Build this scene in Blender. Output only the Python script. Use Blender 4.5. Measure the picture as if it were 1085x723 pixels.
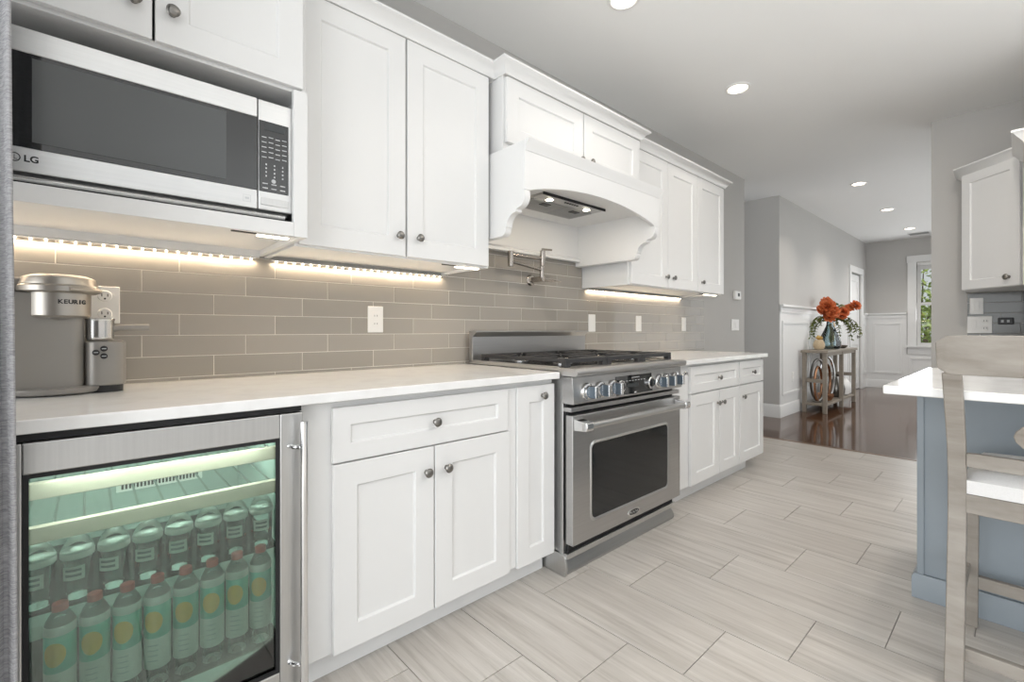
import bpy, math, random
from mathutils import Vector, Matrix
random.seed(7)
S = bpy.context.scene
for o in list(bpy.data.objects): bpy.data.objects.remove(o)
COL = S.collection

# ------------------------------------------------------------------ camera
FPX, VPX, HZ = 493.0, 1083.0, 350.0
theta = math.atan((VPX - 542.5) / FPX)
cam = bpy.data.cameras.new('camera'); camo = bpy.data.objects.new('camera', cam); COL.objects.link(camo)
cam.sensor_fit = 'HORIZONTAL'; cam.sensor_width = 36; cam.lens = 36 * FPX / 1085
cam.shift_y = -(361.5 - HZ) / 1085
cam.clip_start = 0.05; cam.clip_end = 200
camo.location = (0, 0, 1.1); camo.rotation_euler = (math.pi / 2, 0, theta - math.pi / 2)
S.camera = camo

# ------------------------------------------------------------------ exposure, world, lights
S.view_settings.view_transform = 'Standard'; S.view_settings.look = 'None'
S.view_settings.exposure = 0.0; S.view_settings.gamma = 1.0; S.view_settings.use_curve_mapping = False
WORLD = .66
w = bpy.data.worlds.new('sky'); S.world = w; w.use_nodes = True
wn = w.node_tree; wn.nodes.clear()
bg = wn.nodes.new('ShaderNodeBackground'); bg.inputs[0].default_value = (.95, .98, 1, 1); bg.inputs[1].default_value = WORLD   # bright overcast sky
wo = wn.nodes.new('ShaderNodeOutputWorld')
wn.links.new(bg.outputs[0], wo.inputs[0])

def area(name, loc, direction, sx, sy, power, color=(1, 1, 1), parent=None, spread=None):
    l = bpy.data.lights.new(name, 'AREA'); l.shape = 'RECTANGLE'; l.size = sx; l.size_y = sy
    l.energy = power; l.color = color
    if spread: l.spread = math.radians(spread)
    o = bpy.data.objects.new(name, l); COL.objects.link(o)
    o.location = loc; o.rotation_euler = Vector(direction).to_track_quat('-Z', 'Z').to_euler()
    if parent: o.parent = parent
    return o
DAY = (0.95, 0.98, 1.0)
P_CEIL_FILL, P_HALL, P_SIDE, P_BACK = 165, 16, 29, 140
# walls left out behind and right for light; added upward lamp brightens the ceiling
area('ceiling_fill', (2.2, -2.0, .03), (.12, .1, 1), 5.6, 2.6, P_CEIL_FILL, DAY, None, 125)
# added fill lamp behind the camera, brightens the surfaces facing it
area('daylight_fill', (-2.55, -.7, 1.4), (1, 0, .1), 2.5, 5.0, P_BACK, DAY)
area('daylight_fill', (7.75, -.27, 1.25), (0, 1, 0), 4.2, 2.0, P_SIDE, DAY)  # added fill lamp in a made-up side opening, brightens the hall
area('daylight_fill', (11.1, 0.86, 1.6), (-1, 0.15, -0.1), 0.75, 1.4, P_HALL, DAY)
SUNP = 2.6
sun = bpy.data.lights.new('sun', 'SUN'); sun.energy = SUNP; sun.angle = 0.02
suno = bpy.data.objects.new('sun', sun); COL.objects.link(suno)
suno.rotation_euler = Vector((0.4, 0.75, -0.8)).to_track_quat('-Z', 'Z').to_euler(); suno.location = (8, -3, 9)

# ------------------------------------------------------------------ materials
def mat(name, base=(.8, .8, .8), rough=.5, metal=0.0, coat=0.0, emit=None, es=0, spec=None):
    m = bpy.data.materials.new(name); m.use_nodes = True
    b = m.node_tree.nodes['Principled BSDF']
    b.inputs['Base Color'].default_value = (*base, 1); b.inputs['Roughness'].default_value = rough
    b.inputs['Metallic'].default_value = metal; b.inputs['Coat Weight'].default_value = coat
    if spec is not None: b.inputs['Specular IOR Level'].default_value = spec
    if emit: b.inputs['Emission Color'].default_value = (*emit, 1); b.inputs['Emission Strength'].default_value = es
    return m
def nd(m, t, **k):
    n = m.node_tree.nodes.new(t)
    for a, v in k.items(): setattr(n, a, v)
    return n
def lk(m, a, b): m.node_tree.links.new(a, b)
def bsdf(m): return m.node_tree.nodes['Principled BSDF']
def noise_map(m, scale3, nscale=1.0, detail=4, island=0.0, rough=.6):
    tc = nd(m, 'ShaderNodeTexCoord'); mp = nd(m, 'ShaderNodeMapping'); mp.inputs['Scale'].default_value = scale3
    lk(m, tc.outputs['Object'], mp.inputs['Vector'])
    no = nd(m, 'ShaderNodeTexNoise'); no.inputs['Scale'].default_value = nscale; no.inputs['Detail'].default_value = detail
    no.inputs['Roughness'].default_value = rough
    if island:
        g = nd(m, 'ShaderNodeNewGeometry'); mu = nd(m, 'ShaderNodeMath', operation='MULTIPLY'); mu.inputs[1].default_value = island
        lk(m, g.outputs['Random Per Island'], mu.inputs[0])
        ad = nd(m, 'ShaderNodeVectorMath', operation='ADD'); lk(m, mp.outputs[0], ad.inputs[0]); lk(m, mu.outputs[0], ad.inputs[1])
        lk(m, ad.outputs[0], no.inputs['Vector'])
    else: lk(m, mp.outputs[0], no.inputs['Vector'])
    return no
def ramp(m, fac, stops):
    r = nd(m, 'ShaderNodeValToRGB'); e = r.color_ramp.elements
    while len(e) < len(stops): e.new(0.5)
    for i, (p, c) in enumerate(stops): e[i].position = p; e[i].color = (*c, 1)
    lk(m, fac, r.inputs[0]); return r
def bump(m, fac, strength, dist=.002):
    b = nd(m, 'ShaderNodeBump'); b.inputs['Strength'].default_value = strength; b.inputs['Distance'].default_value = dist
    lk(m, fac, b.inputs['Height']); lk(m, b.outputs[0], bsdf(m).inputs['Normal'])
def grained(name, stops, scale3, rough=.5, metal=0, nscale=1, detail=4, island=0, bmp=0, coat=0):
    m = mat(name, (.5, .5, .5), rough, metal, coat)
    no = noise_map(m, scale3, nscale, detail, island); r = ramp(m, no.outputs['Fac'], stops)
    lk(m, r.outputs[0], bsdf(m).inputs['Base Color'])
    if bmp: bump(m, no.outputs['Fac'], bmp)
    return m

WHITE = grained('cabinet white paint', [(0, (.755, .755, .75)), (1, (.79, .79, .785))], (2, 2, 2), .38)
TRIM = grained('trim white paint', [(0, (.76, .76, .75)), (1, (.80, .80, .79))], (2, 2, 2), .4)
WALL = grained('grey wall paint', [(0, (.49, .478, .46)), (1, (.52, .508, .49))], (1.5, 1.5, 1.5), .7, bmp=.02)
CEIL = grained('ceiling paint', [(0, (.83, .83, .82)), (1, (.86, .86, .85))], (1, 1, 1), .8)
QUARTZ = grained('white quartz', [(.3, (.78, .775, .765)), (.55, (.85, .85, .845)), (1, (.87, .87, .865))], (9, 9, 9), .12, detail=8)
STEEL = grained('brushed stainless', [(0, (.46, .455, .45)), (1, (.57, .565, .56))], (3, 90, 160), .34, 1, bmp=.01)
STEELD = grained('stainless skirt', [(0, (.40, .40, .395)), (1, (.52, .52, .515))], (3, 90, 160), .34, 1)
STEELV = grained('brushed stainless upright', [(0, (.55, .55, .545)), (1, (.66, .66, .65))], (160, 90, 3), .32, 1)
STEELM = grained('bright brushed stainless', [(0, (.66, .66, .655)), (1, (.76, .76, .755))], (3, 90, 160), .34, 1)
CHROME = mat('polished chrome', (.78, .78, .78), .08, 1)
NICKEL = mat('brushed nickel', (.50, .46, .42), .25, 1)
PEWTER = mat('pewter knob metal', (.25, .24, .225), .28, 1)
BLACK = mat('black enamel', (.012, .012, .013), .25)
RUBBER = mat('black gap', (.01, .01, .011), .6)
IRON = grained('cast iron', [(0, (.018, .018, .02)), (1, (.04, .04, .042))], (60, 60, 60), .55)
BGLASS = mat('black glass', (.012, .013, .014), .05, coat=.5)
DGLASS = mat('smoked window glass', (.010, .011, .012), .07)
MWGLASS = mat('microwave window', (.085, .09, .092), .18)
PLASTIC = mat('white plastic plate', (.82, .81, .79), .35)
DPLASTIC = mat('black plastic', (.015, .015, .016), .4)
SCREEN = mat('display', (.035, .04, .042), .15)
MARK = mat('printed grey marks', (.55, .56, .57), .5)
GROUT = mat('pale grout', (.70, .66, .61), .8)
GROUTF = mat('floor grout', (.36, .335, .31), .85)
ISLAND = grained('blue grey paint', [(0, (.29, .335, .375)), (1, (.315, .36, .40))], (3, 3, 3), .45)
STOOLW = grained('weathered grey wood', [(.25, (.22, .195, .165)), (.6, (.34, .31, .275)), (.9, (.42, .39, .35))], (50, 4, 14), .55, detail=6, bmp=.05)
LINEN = grained('white linen cushion', [(0, (.70, .69, .68)), (1, (.82, .815, .81))], (220, 220, 220), .85, bmp=.15)
TABLEW = grained('greige table wood', [(0, (.20, .17, .135)), (1, (.34, .30, .25))], (3, 14, 30), .45)
RAILW = grained('pale beech', [(0, (.78, .62, .52)), (1, (.88, .74, .64))], (4, 40, 40), .5)
GOLDM = mat('gold glaze', (.55, .36, .12), .3, .7)
PINE = mat('cream ceramic', (.62, .50, .34), .4)
COPPER = mat('copper', (.45, .24, .14), .25, 1)
SILVER = mat('silver', (.60, .60, .60), .18, 1)
BULB = mat('lit lens', (1, .95, .85), .4, emit=(1, .90, .72), es=9)
DIODE = mat('lit diode', (1, .9, .75), .4, emit=(1, .84, .62), es=11)
KGREY = grained('warm grey plastic', [(0, (.27, .255, .235)), (1, (.30, .285, .265))], (5, 5, 5), .38, .35)
KSTEEL = mat('satin steel', (.46, .43, .39), .38, 1)
PETAL = grained('rust petals', [(0, (.42, .07, .02)), (1, (.72, .22, .07))], (30, 30, 30), .6)
LEAF = grained('olive leaves', [(0, (.07, .10, .02)), (1, (.20, .22, .06))], (20, 20, 20), .6)
SHRUB = grained('garden leaves', [(0, (.12, .20, .03)), (.6, (.38, .46, .12)), (1, (.62, .58, .25))], (9, 9, 9), .6)
GRASS = grained('lawn', [(0, (.10, .17, .04)), (1, (.2, .28, .08))], (9, 9, 9), .9)
BARK = mat('bark', (.12, .08, .05), .9)
FRIN = mat('cooler liner', (.34, .42, .39), .5)
CLEARB = None

def glass(name, tint, gl_rough=.02, ior=1.45, gloss=(1, 1, 1)):
    m = bpy.data.materials.new(name); m.use_nodes = True
    nt = m.node_tree; nt.nodes.clear()
    t = nt.nodes.new('ShaderNodeBsdfTransparent'); t.inputs[0].default_value = (*tint, 1)
    g = nt.nodes.new('ShaderNodeBsdfGlossy'); g.inputs['Roughness'].default_value = gl_rough; g.inputs[0].default_value = (*gloss, 1)
    f = nt.nodes.new('ShaderNodeFresnel'); f.inputs[0].default_value = ior
    mx = nt.nodes.new('ShaderNodeMixShader'); o = nt.nodes.new('ShaderNodeOutputMaterial')
    nt.links.new(f.outputs[0], mx.inputs[0]); nt.links.new(t.outputs[0], mx.inputs[1]); nt.links.new(g.outputs[0], mx.inputs[2])
    nt.links.new(mx.outputs[0], o.inputs[0]); return m
PANE = glass('clear pane', (.96, .98, .97))
COOLG = glass('green tinted cooler glass', (.72, .85, .785), .02, 1.8)
CLEARB = glass('clear bottle plastic', (.90, .95, .94), .08, 1.5)
VASEG = glass('blue grey glass', (.72, .80, .82), .05, 1.7)

# backsplash tile and floors
TILE = mat('taupe glass tile', (.33, .305, .275), .07, spec=.3)
g = nd(TILE, 'ShaderNodeNewGeometry'); r = ramp(TILE, g.outputs['Random Per Island'], [(0, (.315, .295, .265)), (1, (.355, .33, .298))])
lk(TILE, r.outputs[0], bsdf(TILE).inputs['Base Color'])
FTILE = mat('travertine look plank tile', (.55, .5, .45), .32)
n1 = noise_map(FTILE, (38, 1.5, 1), 1, 10, 60, .72)
r1 = ramp(FTILE, n1.outputs['Fac'], [(.30, (.37, .34, .305)), (.46, (.515, .485, .45)), (.56, (.56, .53, .495)), (.70, (.645, .617, .582))])
n2 = noise_map(FTILE, (5, 1.1, 1), 1, 3, 37)
r2 = ramp(FTILE, n2.outputs['Fac'], [(.3, (.88, .87, .86)), (.7, (1.06, 1.06, 1.06))])
mx = nd(FTILE, 'ShaderNodeMix', data_type='RGBA', blend_type='MULTIPLY'); mx.inputs[0].default_value = 1
lk(FTILE, r1.outputs[0], mx.inputs[6]); lk(FTILE, r2.outputs[0], mx.inputs[7]); lk(FTILE, mx.outputs[2], bsdf(FTILE).inputs['Base Color'])
WOOD = mat('glossy dark hardwood', (.1, .05, .03), .10, spec=.32)
n1 = noise_map(WOOD, (30, 1.5, 1), 1, 6, 40); r1 = ramp(WOOD, n1.outputs['Fac'], [(.2, (.045, .020, .010)), (.8, (.115, .055, .029))])
lk(WOOD, r1.outputs[0], bsdf(WOOD).inputs['Base Color'])
CURT = mat('grey woven fabric', (.4, .4, .41), .95)
n1 = noise_map(CURT, (60, 60, 420), 1, 3); n2 = noise_map(CURT, (4, 4, .5), 1, 2)
r1 = ramp(CURT, n1.outputs['Fac'], [(.3, (.27, .27, .285)), (.7, (.50, .50, .515))]); lk(CURT, r1.outputs[0], bsdf(CURT).inputs['Base Color'])
bump(CURT, n1.outputs['Fac'], .8, .004)

# ------------------------------------------------------------------ mesh helpers
ORG = {}
class MB:
    def __init__(s): s.v = []; s.f = []
    def add(s, vs, fs):
        n = len(s.v); s.v += [tuple(p) for p in vs]; s.f += [tuple(i + n for i in q) for q in fs]; return s
    def box(s, x0, x1, y0, y1, z0, z1):
        x0, x1 = sorted((x0, x1)); y0, y1 = sorted((y0, y1)); z0, z1 = sorted((z0, z1))
        return s.add([(x, y, z) for z in (z0, z1) for y in (y0, y1) for x in (x0, x1)],
                     [(0, 2, 3, 1), (4, 5, 7, 6), (0, 1, 5, 4), (2, 6, 7, 3), (0, 4, 6, 2), (1, 3, 7, 5)])
    def obox(s, c, U, V, N, u0, u1, v0, v1, n0, n1):
        c, U, V, N = map(Vector, (c, U, V, N))
        return s.add([c + U * a + V * b + N * d for d in (n0, n1) for b in (v0, v1) for a in (u0, u1)],
                     [(0, 2, 3, 1), (4, 5, 7, 6), (0, 1, 5, 4), (2, 6, 7, 3), (0, 4, 6, 2), (1, 3, 7, 5)])
    def lathe(s, prof, o, axis=(0, 0, 1), n=24, sx=1, sy=1):
        ax = Vector(axis).normalized(); u = ax.orthogonal().normalized()
        if abs(ax.z) > .99: u = Vector((1, 0, 0))
        v = ax.cross(u); o = Vector(o); vs = []; fs = []
        for r, h in prof:
            for i in range(n):
                a = 2 * math.pi * i / n; vs.append(o + ax * h + u * (r * math.cos(a) * sx) + v * (r * math.sin(a) * sy))
        for k in range(len(prof) - 1):
            for i in range(n):
                j = (i + 1) % n; fs.append((k * n + i, k * n + j, (k + 1) * n + j, (k + 1) * n + i))
        m = len(prof) - 1
        if prof[0][0] > 1e-5: fs.append(tuple(range(n - 1, -1, -1)))
        if prof[m][0] > 1e-5: fs.append(tuple(m * n + i for i in range(n)))
        return s.add(vs, fs)
    def cyl(s, p0, p1, r0, r1=None, n=16):
        p0 = Vector(p0); p1 = Vector(p1); r1 = r0 if r1 is None else r1
        return s.lathe([(r0, 0), (r1, (p1 - p0).length)], p0, p1 - p0, n)
    def tube(s, pts, r, n=8, closed=False):
        P = [Vector(p) for p in pts]; m = len(P); vs = []; fs = []; u = None
        R = r if isinstance(r, (list, tuple)) else [r] * m
        for i in range(m):
            a = P[(i - 1) % m] if (closed or i > 0) else P[i]; b = P[(i + 1) % m] if (closed or i < m - 1) else P[i]
            t = (b - a).normalized()
            u = t.orthogonal().normalized() if u is None else (u - t * u.dot(t)).normalized()
            v = t.cross(u)
            for k in range(n):
                an = 2 * math.pi * k / n; vs.append(P[i] + (u * math.cos(an) + v * math.sin(an)) * R[i])
        for i in range(m if closed else m - 1):
            for k in range(n):
                l = (k + 1) % n; j = (i + 1) % m
                fs.append((i * n + k, i * n + l, j * n + l, j * n + k))
        if not closed: fs += [tuple(range(n - 1, -1, -1)), tuple((m - 1) * n + k for k in range(n))]
        return s.add(vs, fs)
    def prism(s, poly, fn, t0, t1):
        n = len(poly)
        vs = [fn(a, b, t0) for a, b in poly] + [fn(a, b, t1) for a, b in poly]
        fs = [tuple(range(n - 1, -1, -1)), tuple(range(n, 2 * n))] + [(i, (i + 1) % n, n + (i + 1) % n, n + i) for i in range(n)]
        return s.add(vs, fs)
    def ell(s, c, rx, ry, rz, nu=16, nv=10):
        c = Vector(c); pr = [(math.sin(math.pi * k / nv), -math.cos(math.pi * k / nv)) for k in range(nv + 1)]
        vs = []; fs = []
        for r_, h in pr:
            for i in range(nu):
                a = 2 * math.pi * i / nu; vs.append(c + Vector((rx * r_ * math.cos(a), ry * r_ * math.sin(a), rz * h)))
        for k in range(nv):
            for i in range(nu):
                j = (i + 1) % nu; fs.append((k * nu + i, k * nu + j, (k + 1) * nu + j, (k + 1) * nu + i))
        return s.add(vs, fs)
    def sweep(s, path, prof):
        """profile (outward offset, z) swept along an xy path, outward = right-hand side of travel, mitred"""
        P = [Vector((p[0], p[1])) for p in path]; m = len(P); rings = []
        for i in range(m):
            ns = []
            if i > 0: d = (P[i] - P[i - 1]).normalized(); ns.append(Vector((d.y, -d.x)))
            if i < m - 1: d = (P[i + 1] - P[i]).normalized(); ns.append(Vector((d.y, -d.x)))
            nn = ns[0] if len(ns) == 1 else (ns[0] + ns[1]) / (1 + ns[0].dot(ns[1]))
            rings.append([(P[i].x + nn.x * o, P[i].y + nn.y * o, z) for o, z in prof])
        k = len(prof); vs = [p for r_ in rings for p in r_]; fs = []
        for i in range(m - 1):
            for j in range(k):
                l = (j + 1) % k; fs.append((i * k + j, i * k + l, (i + 1) * k + l, (i + 1) * k + j))
        fs += [tuple(range(k - 1, -1, -1)), tuple((m - 1) * k + j for j in range(k))]
        return s.add(vs, fs)
    def shaker(s, c, U, V, N, u0, u1, v0, v1, t=.02, st=.075, dep=.009):
        """framed door with recessed panel; N points outwards, front face lies at n=0"""
        c, U, V, N = map(Vector, (c, U, V, N)); P = lambda a, b, d: c + U * a + V * b + N * d
        sl = .004
        o = [(u0, v0), (u1, v0), (u1, v1), (u0, v1)]
        i1 = [(u0 + st, v0 + st), (u1 - st, v0 + st), (u1 - st, v1 - st), (u0 + st, v1 - st)]
        i2 = [(u0 + st + sl, v0 + st + sl), (u1 - st - sl, v0 + st + sl), (u1 - st - sl, v1 - st - sl), (u0 + st + sl, v1 - st - sl)]
        vs = [P(a, b, -t) for a, b in o] + [P(a, b, 0) for a, b in o] + [P(a, b, 0) for a, b in i1] + [P(a, b, -dep) for a, b in i2]
        fs = [(3, 2, 1, 0)]
        for k in range(4):
            l = (k + 1) % 4
            fs += [(k, l, 4 + l, 4 + k), (4 + k, 4 + l, 8 + l, 8 + k), (8 + k, 8 + l, 12 + l, 12 + k)]
        fs.append((12, 13, 14, 15)); return s.add(vs, fs)
    def build(s, name, m, parent=None, org=None, bevel=0, seg=2, smooth=True):
        me = bpy.data.meshes.new(name); o = bpy.data.objects.new(name, me); COL.objects.link(o)
        if parent is not None:
            base = ORG[parent.name]; o.parent = parent; ORG[o.name] = base
        else:
            base = Vector(org or (0, 0, 0)); o.location = base; ORG[o.name] = base
        me.from_pydata([tuple(Vector(p) - base) for p in s.v], [], s.f); me.validate()
        me.materials.append(m)
        import bmesh
        b = bmesh.new(); b.from_mesh(me); bmesh.ops.recalc_face_normals(b, faces=b.faces); b.to_mesh(me); b.free()
        if smooth:
            me.polygons.foreach_set('use_smooth', [True] * len(me.polygons)); me.set_sharp_from_angle(angle=math.radians(35))
        if bevel:
            d = o.modifiers.new('bevel', 'BEVEL'); d.width = bevel; d.segments = seg; d.limit_method = 'ANGLE'; d.angle_limit = math.radians(40)
            d.harden_normals = True
        return o
def tag(o, label, cat, group=None, kind=None):
    o['label'] = label; o['category'] = cat
    if group: o['group'] = group
    if kind: o['kind'] = kind
    return o
def thing(name, label, cat, loc, group=None):
    o = bpy.data.objects.new(name, None); COL.objects.link(o); o.location = loc; o.empty_display_size = .05
    ORG[o.name] = Vector(loc); return tag(o, label, cat, group)
def struct(name, mb, m, parent=None, bevel=0, org=None):
    o = mb.build(name, m, parent, org, bevel)
    if parent is None: o['kind'] = 'structure'
    return o
def text(name, body, size, m, parent, M, depth=.0004):
    cu = bpy.data.curves.new(name, 'FONT'); cu.body = body; cu.offset = size * .03; cu.size = size; cu.extrude = depth; cu.align_x = 'CENTER'; cu.align_y = 'CENTER'
    t = bpy.data.objects.new(name + '_tmp', cu); COL.objects.link(t)
    bpy.context.view_layer.update()
    me = bpy.data.meshes.new_from_object(t.evaluated_get(bpy.context.evaluated_depsgraph_get()))
    bpy.data.objects.remove(t); me.materials.clear(); me.materials.append(m)
    o = bpy.data.objects.new(name, me); COL.objects.link(o); base = ORG[parent.name]
    me.transform(Matrix.Translation(-base) @ M); o.parent = parent; ORG[o.name] = base; return o
def face_y(x, y, z):      # text plane facing -Y
    return Matrix.Translation((x, y, z)) @ Matrix.Rotation(math.pi / 2, 4, 'X')
def copy_tree(o, loc):
    c = o.copy(); COL.objects.link(c); c.location = loc
    for ch in [k for k in bpy.data.objects if k.parent == o]:
        d = ch.copy(); COL.objects.link(d); d.parent = c
        for gc in [k for k in bpy.data.objects if k.parent == ch]:
            e = gc.copy(); COL.objects.link(e); e.parent = d
    return c

XU, ZU, NY = (1, 0, 0), (0, 0, 1), (0, -1, 0)
KNOB = [(.0001, 0), (.009, 0), (.0075, .003), (.0055, .010), (.008, .014), (.0155, .017), (.0165, .021), (.014, .025), (.007, .028), (.0001, .0285)]
def knob(pos, parent, N=NY, s=1.0):
    return MB().lathe([(r_ * s, h * s) for r_, h in KNOB], pos, N, 20).build('knob', PEWTER, parent)
def door(x0, x1, z0, z1, y, parent, name='door', st=.075):
    return MB().shaker((0, y, 0), XU, ZU, NY, x0, x1, z0, z1, .019, st).build(name, WHITE, parent, bevel=.0025)
CROWN = lambda z0, z1, p=.05: [(0, z0), (p * .12, z0), (p * .16, z0 + .006), (p * .30, z0 + .016), (p * .62, z0 + .036), (p * .86, z1 - .014), (p, z1 - .010), (p, z1), (0, z1)]

# ------------------------------------------------------------------ room shell
W = 2.10           # kitchen wall plane
CZ = 2.79
b = MB().box(-2.6, 5.155, -3.3, W + .1, -.08, -.004); struct('floor', b, GROUTF)
b = MB(); G = .0016; PX, PY = .3155, .6145
for k in range(-13, 12):
    x0 = 1.403 + PX * k; y0 = .729 - .2048 * k
    for j in range(-12, 12):
        ya = y0 + PY * j
        xa, xb, y1, y2 = max(x0 + G, -2.6), min(x0 + PX - G, 5.15), max(ya + G, -3.3), min(ya + PY - G, W + .05)
        if xb - xa > .01 and y2 - y1 > .01: b.box(xa, xb, y1, y2, -.006, 0)
struct('floor_tiles', b, FTILE)
b = MB()
for k in range(75):
    xa = 5.155 + k * .083; off = (k * .37) % 1.2
    for j in range(-2, 5):
        y1, y2 = max(off + j * 1.2 - 1.2, -.4), min(off + j * 1.2, 3.9)
        if y2 > y1 + .01: b.box(xa + .0003, xa + .0827, y1 + .0003, y2 - .0003, -.02, -.001)
struct('floor_hall', b, WOOD)
struct('trim_5', MB().box(5.135, 5.165, .49, W - .02, -.01, .004), grained('threshold', [(0, (.12, .07, .04)), (1, (.2, .12, .07))], (5, 5, 5), .3))
struct('ceiling', MB().box(-2.6, 11.4, -3.4, 4.0, CZ, CZ + .1), CEIL)
struct('wall_left', MB().box(-2.6, 5.44, W, W + .13, -.02, CZ), WALL)
struct('wall_right_recess', MB().box(3.9, 5.07, -.44, -.32, 0, CZ), WALL)
struct('wall_pier', MB().box(5.06, 5.2, -.44, .497, -.02, CZ), WALL)
struct('baseboard_pier', MB().box(5.045, 5.215, .30, .512, 0, .14), TRIM, bevel=.003)
# hallway
struct('wall_hall_return', MB().box(6.4, 6.52, 2.05, 3.9, -.02, CZ), WALL)
struct('wall_recess', MB().box(5.2, 6.52, 3.86, 3.98, -.02, CZ), WALL)
struct('wall_hall', MB().box(6.52, 9.98, 2.05, 2.17, -.02, CZ).box(10.78, 11.4, 2.05, 2.17, -.02, CZ).box(9.98, 10.78, 2.05, 2.17, 2.14, CZ), WALL)
struct('wall_hall_right', MB().box(5.2, 5.6, -.44, -.30, -.02, CZ).box(9.9, 11.4, -.44, -.30, -.02, CZ).box(5.6, 9.9, -.44, -.30, 2.26, CZ).box(5.6, 9.9, -.44, -.30, -.02, .24), WALL)
m_ = MB().box(5.5, 5.6, -.31, -.285, .15, 2.36).box(9.9, 10.0, -.31, -.285, .15, 2.36).box(5.5, 10.0, -.31, -.285, 2.26, 2.36).box(5.5, 10.0, -.31, -.285, .14, .24)
for x_ in (6.6, 7.7, 8.8): m_.box(x_, x_ + .06, -.36, -.29, .24, 2.26)
struct('added_window', m_, TRIM)  # unseen opening and frame put in for the hall side fill lamp
WY0, WY1, WZ0, WZ1 = .46, 1.30, .82, 2.34
struct('wall_far', MB().box(11.2, 11.36, WY1, 2.17, -.02, CZ).box(11.2, 11.36, -.4, WY0, -.02, CZ).box(11.2, 11.36, WY0, WY1, -.02, WZ0).box(11.2, 11.36, WY0, WY1, WZ1, CZ), WALL)
# baseboards and wainscot
BB = lambda: [(0, 0), (.018, 0), (.018, .135), (.012, .15), (.006, .165), (0, .165)]
struct('baseboard_return', MB().sweep([(6.4, 3.86), (6.4, 2.05), (9.87, 2.05)], BB()), TRIM)
struct('baseboard_hall', MB().sweep([(10.89, 2.05), (11.2, 2.05), (11.2, -.3)], BB()), TRIM)
struct('trim_1', MB().box(6.405, 9.87, 2.042, 2.05, .16, 1.34).box(10.89, 11.2, 2.042, 2.05, .16, 1.34), TRIM)     # wainscot board, hall side
struct('trim_2', MB().box(11.192, 11.2, 1.44, 2.042, .16, 1.34).box(11.192, 11.2, -.3, .32, .16, 1.34).box(11.192, 11.2, .32, 1.44, .16, .66), TRIM)
CAP = [(0, 1.325), (.012, 1.325), (.014, 1.38), (.03, 1.395), (.04, 1.40), (.04, 1.425), (0, 1.425)]
struct('trim_3', MB().sweep([(6.40, 2.042), (9.87, 2.042)], CAP).sweep([(10.89, 2.042), (11.192, 2.042), (11.192, 1.44)], CAP), TRIM)
m_ = MB()
def pframe(mb, c, U, V, N, u0, u1, v0, v1, wd=.035, t=.014):
    mb.obox(c, U, V, N, u0, u1, v1 - wd, v1, 0, t).obox(c, U, V, N, u0, u1, v0, v0 + wd, 0, t)
    mb.obox(c, U, V, N, u0, u0 + wd, v0 + wd, v1 - wd, 0, t).obox(c, U, V, N, u1 - wd, u1, v0 + wd, v1 - wd, 0, t)
for xa, xb in ((6.47, 7.55), (7.65, 8.7), (8.8, 9.8), (10.93, 11.15)): pframe(m_, (0, 2.042, 0), XU, ZU, NY, xa, xb, .27, 1.22)
pframe(m_, (11.192, 0, 0), (0, 1, 0), ZU, (-1, 0, 0), 1.51, 1.93, .28, 1.24)
pframe(m_, (11.192, 0, 0), (0, 1, 0), ZU, (-1, 0, 0), .38, 1.40, .28, .60)
struct('trim_4', m_, TRIM, bevel=.003)
# window at the end of the hall
wd = MB().box(11.17, 11.2, WY1, WY1 + .125, WZ0, WZ1 + .12).box(11.17, 11.2, WY0 - .125, WY0, WZ0, WZ1 + .12).box(11.165, 11.2, WY0 - .135, WY1 + .135, WZ1, WZ1 + .125)
wd.box(11.12, 11.2, WY0 - .15, WY1 + .15, WZ0 - .035, WZ0).box(11.175, 11.2, WY0 - .125, WY1 + .125, WZ0 - .16, WZ0 - .035)
wf = struct('window_1', wd, TRIM, bevel=.003)
sa = MB(); zm = 1.58
for z0, z1, x0 in ((WZ0, zm + .025, 11.24), (zm - .025, WZ1, 11.27)):
    sa.box(x0, x0 + .03, WY0, WY0 + .05, z0, z1).box(x0, x0 + .03, WY1 - .05, WY1, z0, z1).box(x0, x0 + .03, WY0 + .05, WY1 - .05, z0, z0 + .05).box(x0, x0 + .03, WY0 + .05, WY1 - .05, z1 - .05, z1)
sa.build('window_frame', TRIM, wf)
MB().box(11.254, 11.257, WY0 + .05, WY1 - .05, WZ0 + .05, zm - .02).box(11.284, 11.287, WY0 + .05, WY1 - .05, zm + .02, WZ1 - .05).build('window_pane', PANE, wf)
bl = thing('window_blind', 'pale pleated blind gathered at the top of the hall window', 'blind', (11.22, .88, 2.2))
m_ = MB(); m_.box(11.205, 11.232, WY0 + .005, WY1 - .005, 2.28, 2.338); m_.build('headrail', PLASTIC, bl)
m_ = MB()
for k in range(7): m_.box(11.207, 11.23, WY0 + .01, WY1 - .01, 2.205 + k * .0105, 2.2135 + k * .0105)
m_.build('folded_shade', LINEN, bl)
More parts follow.
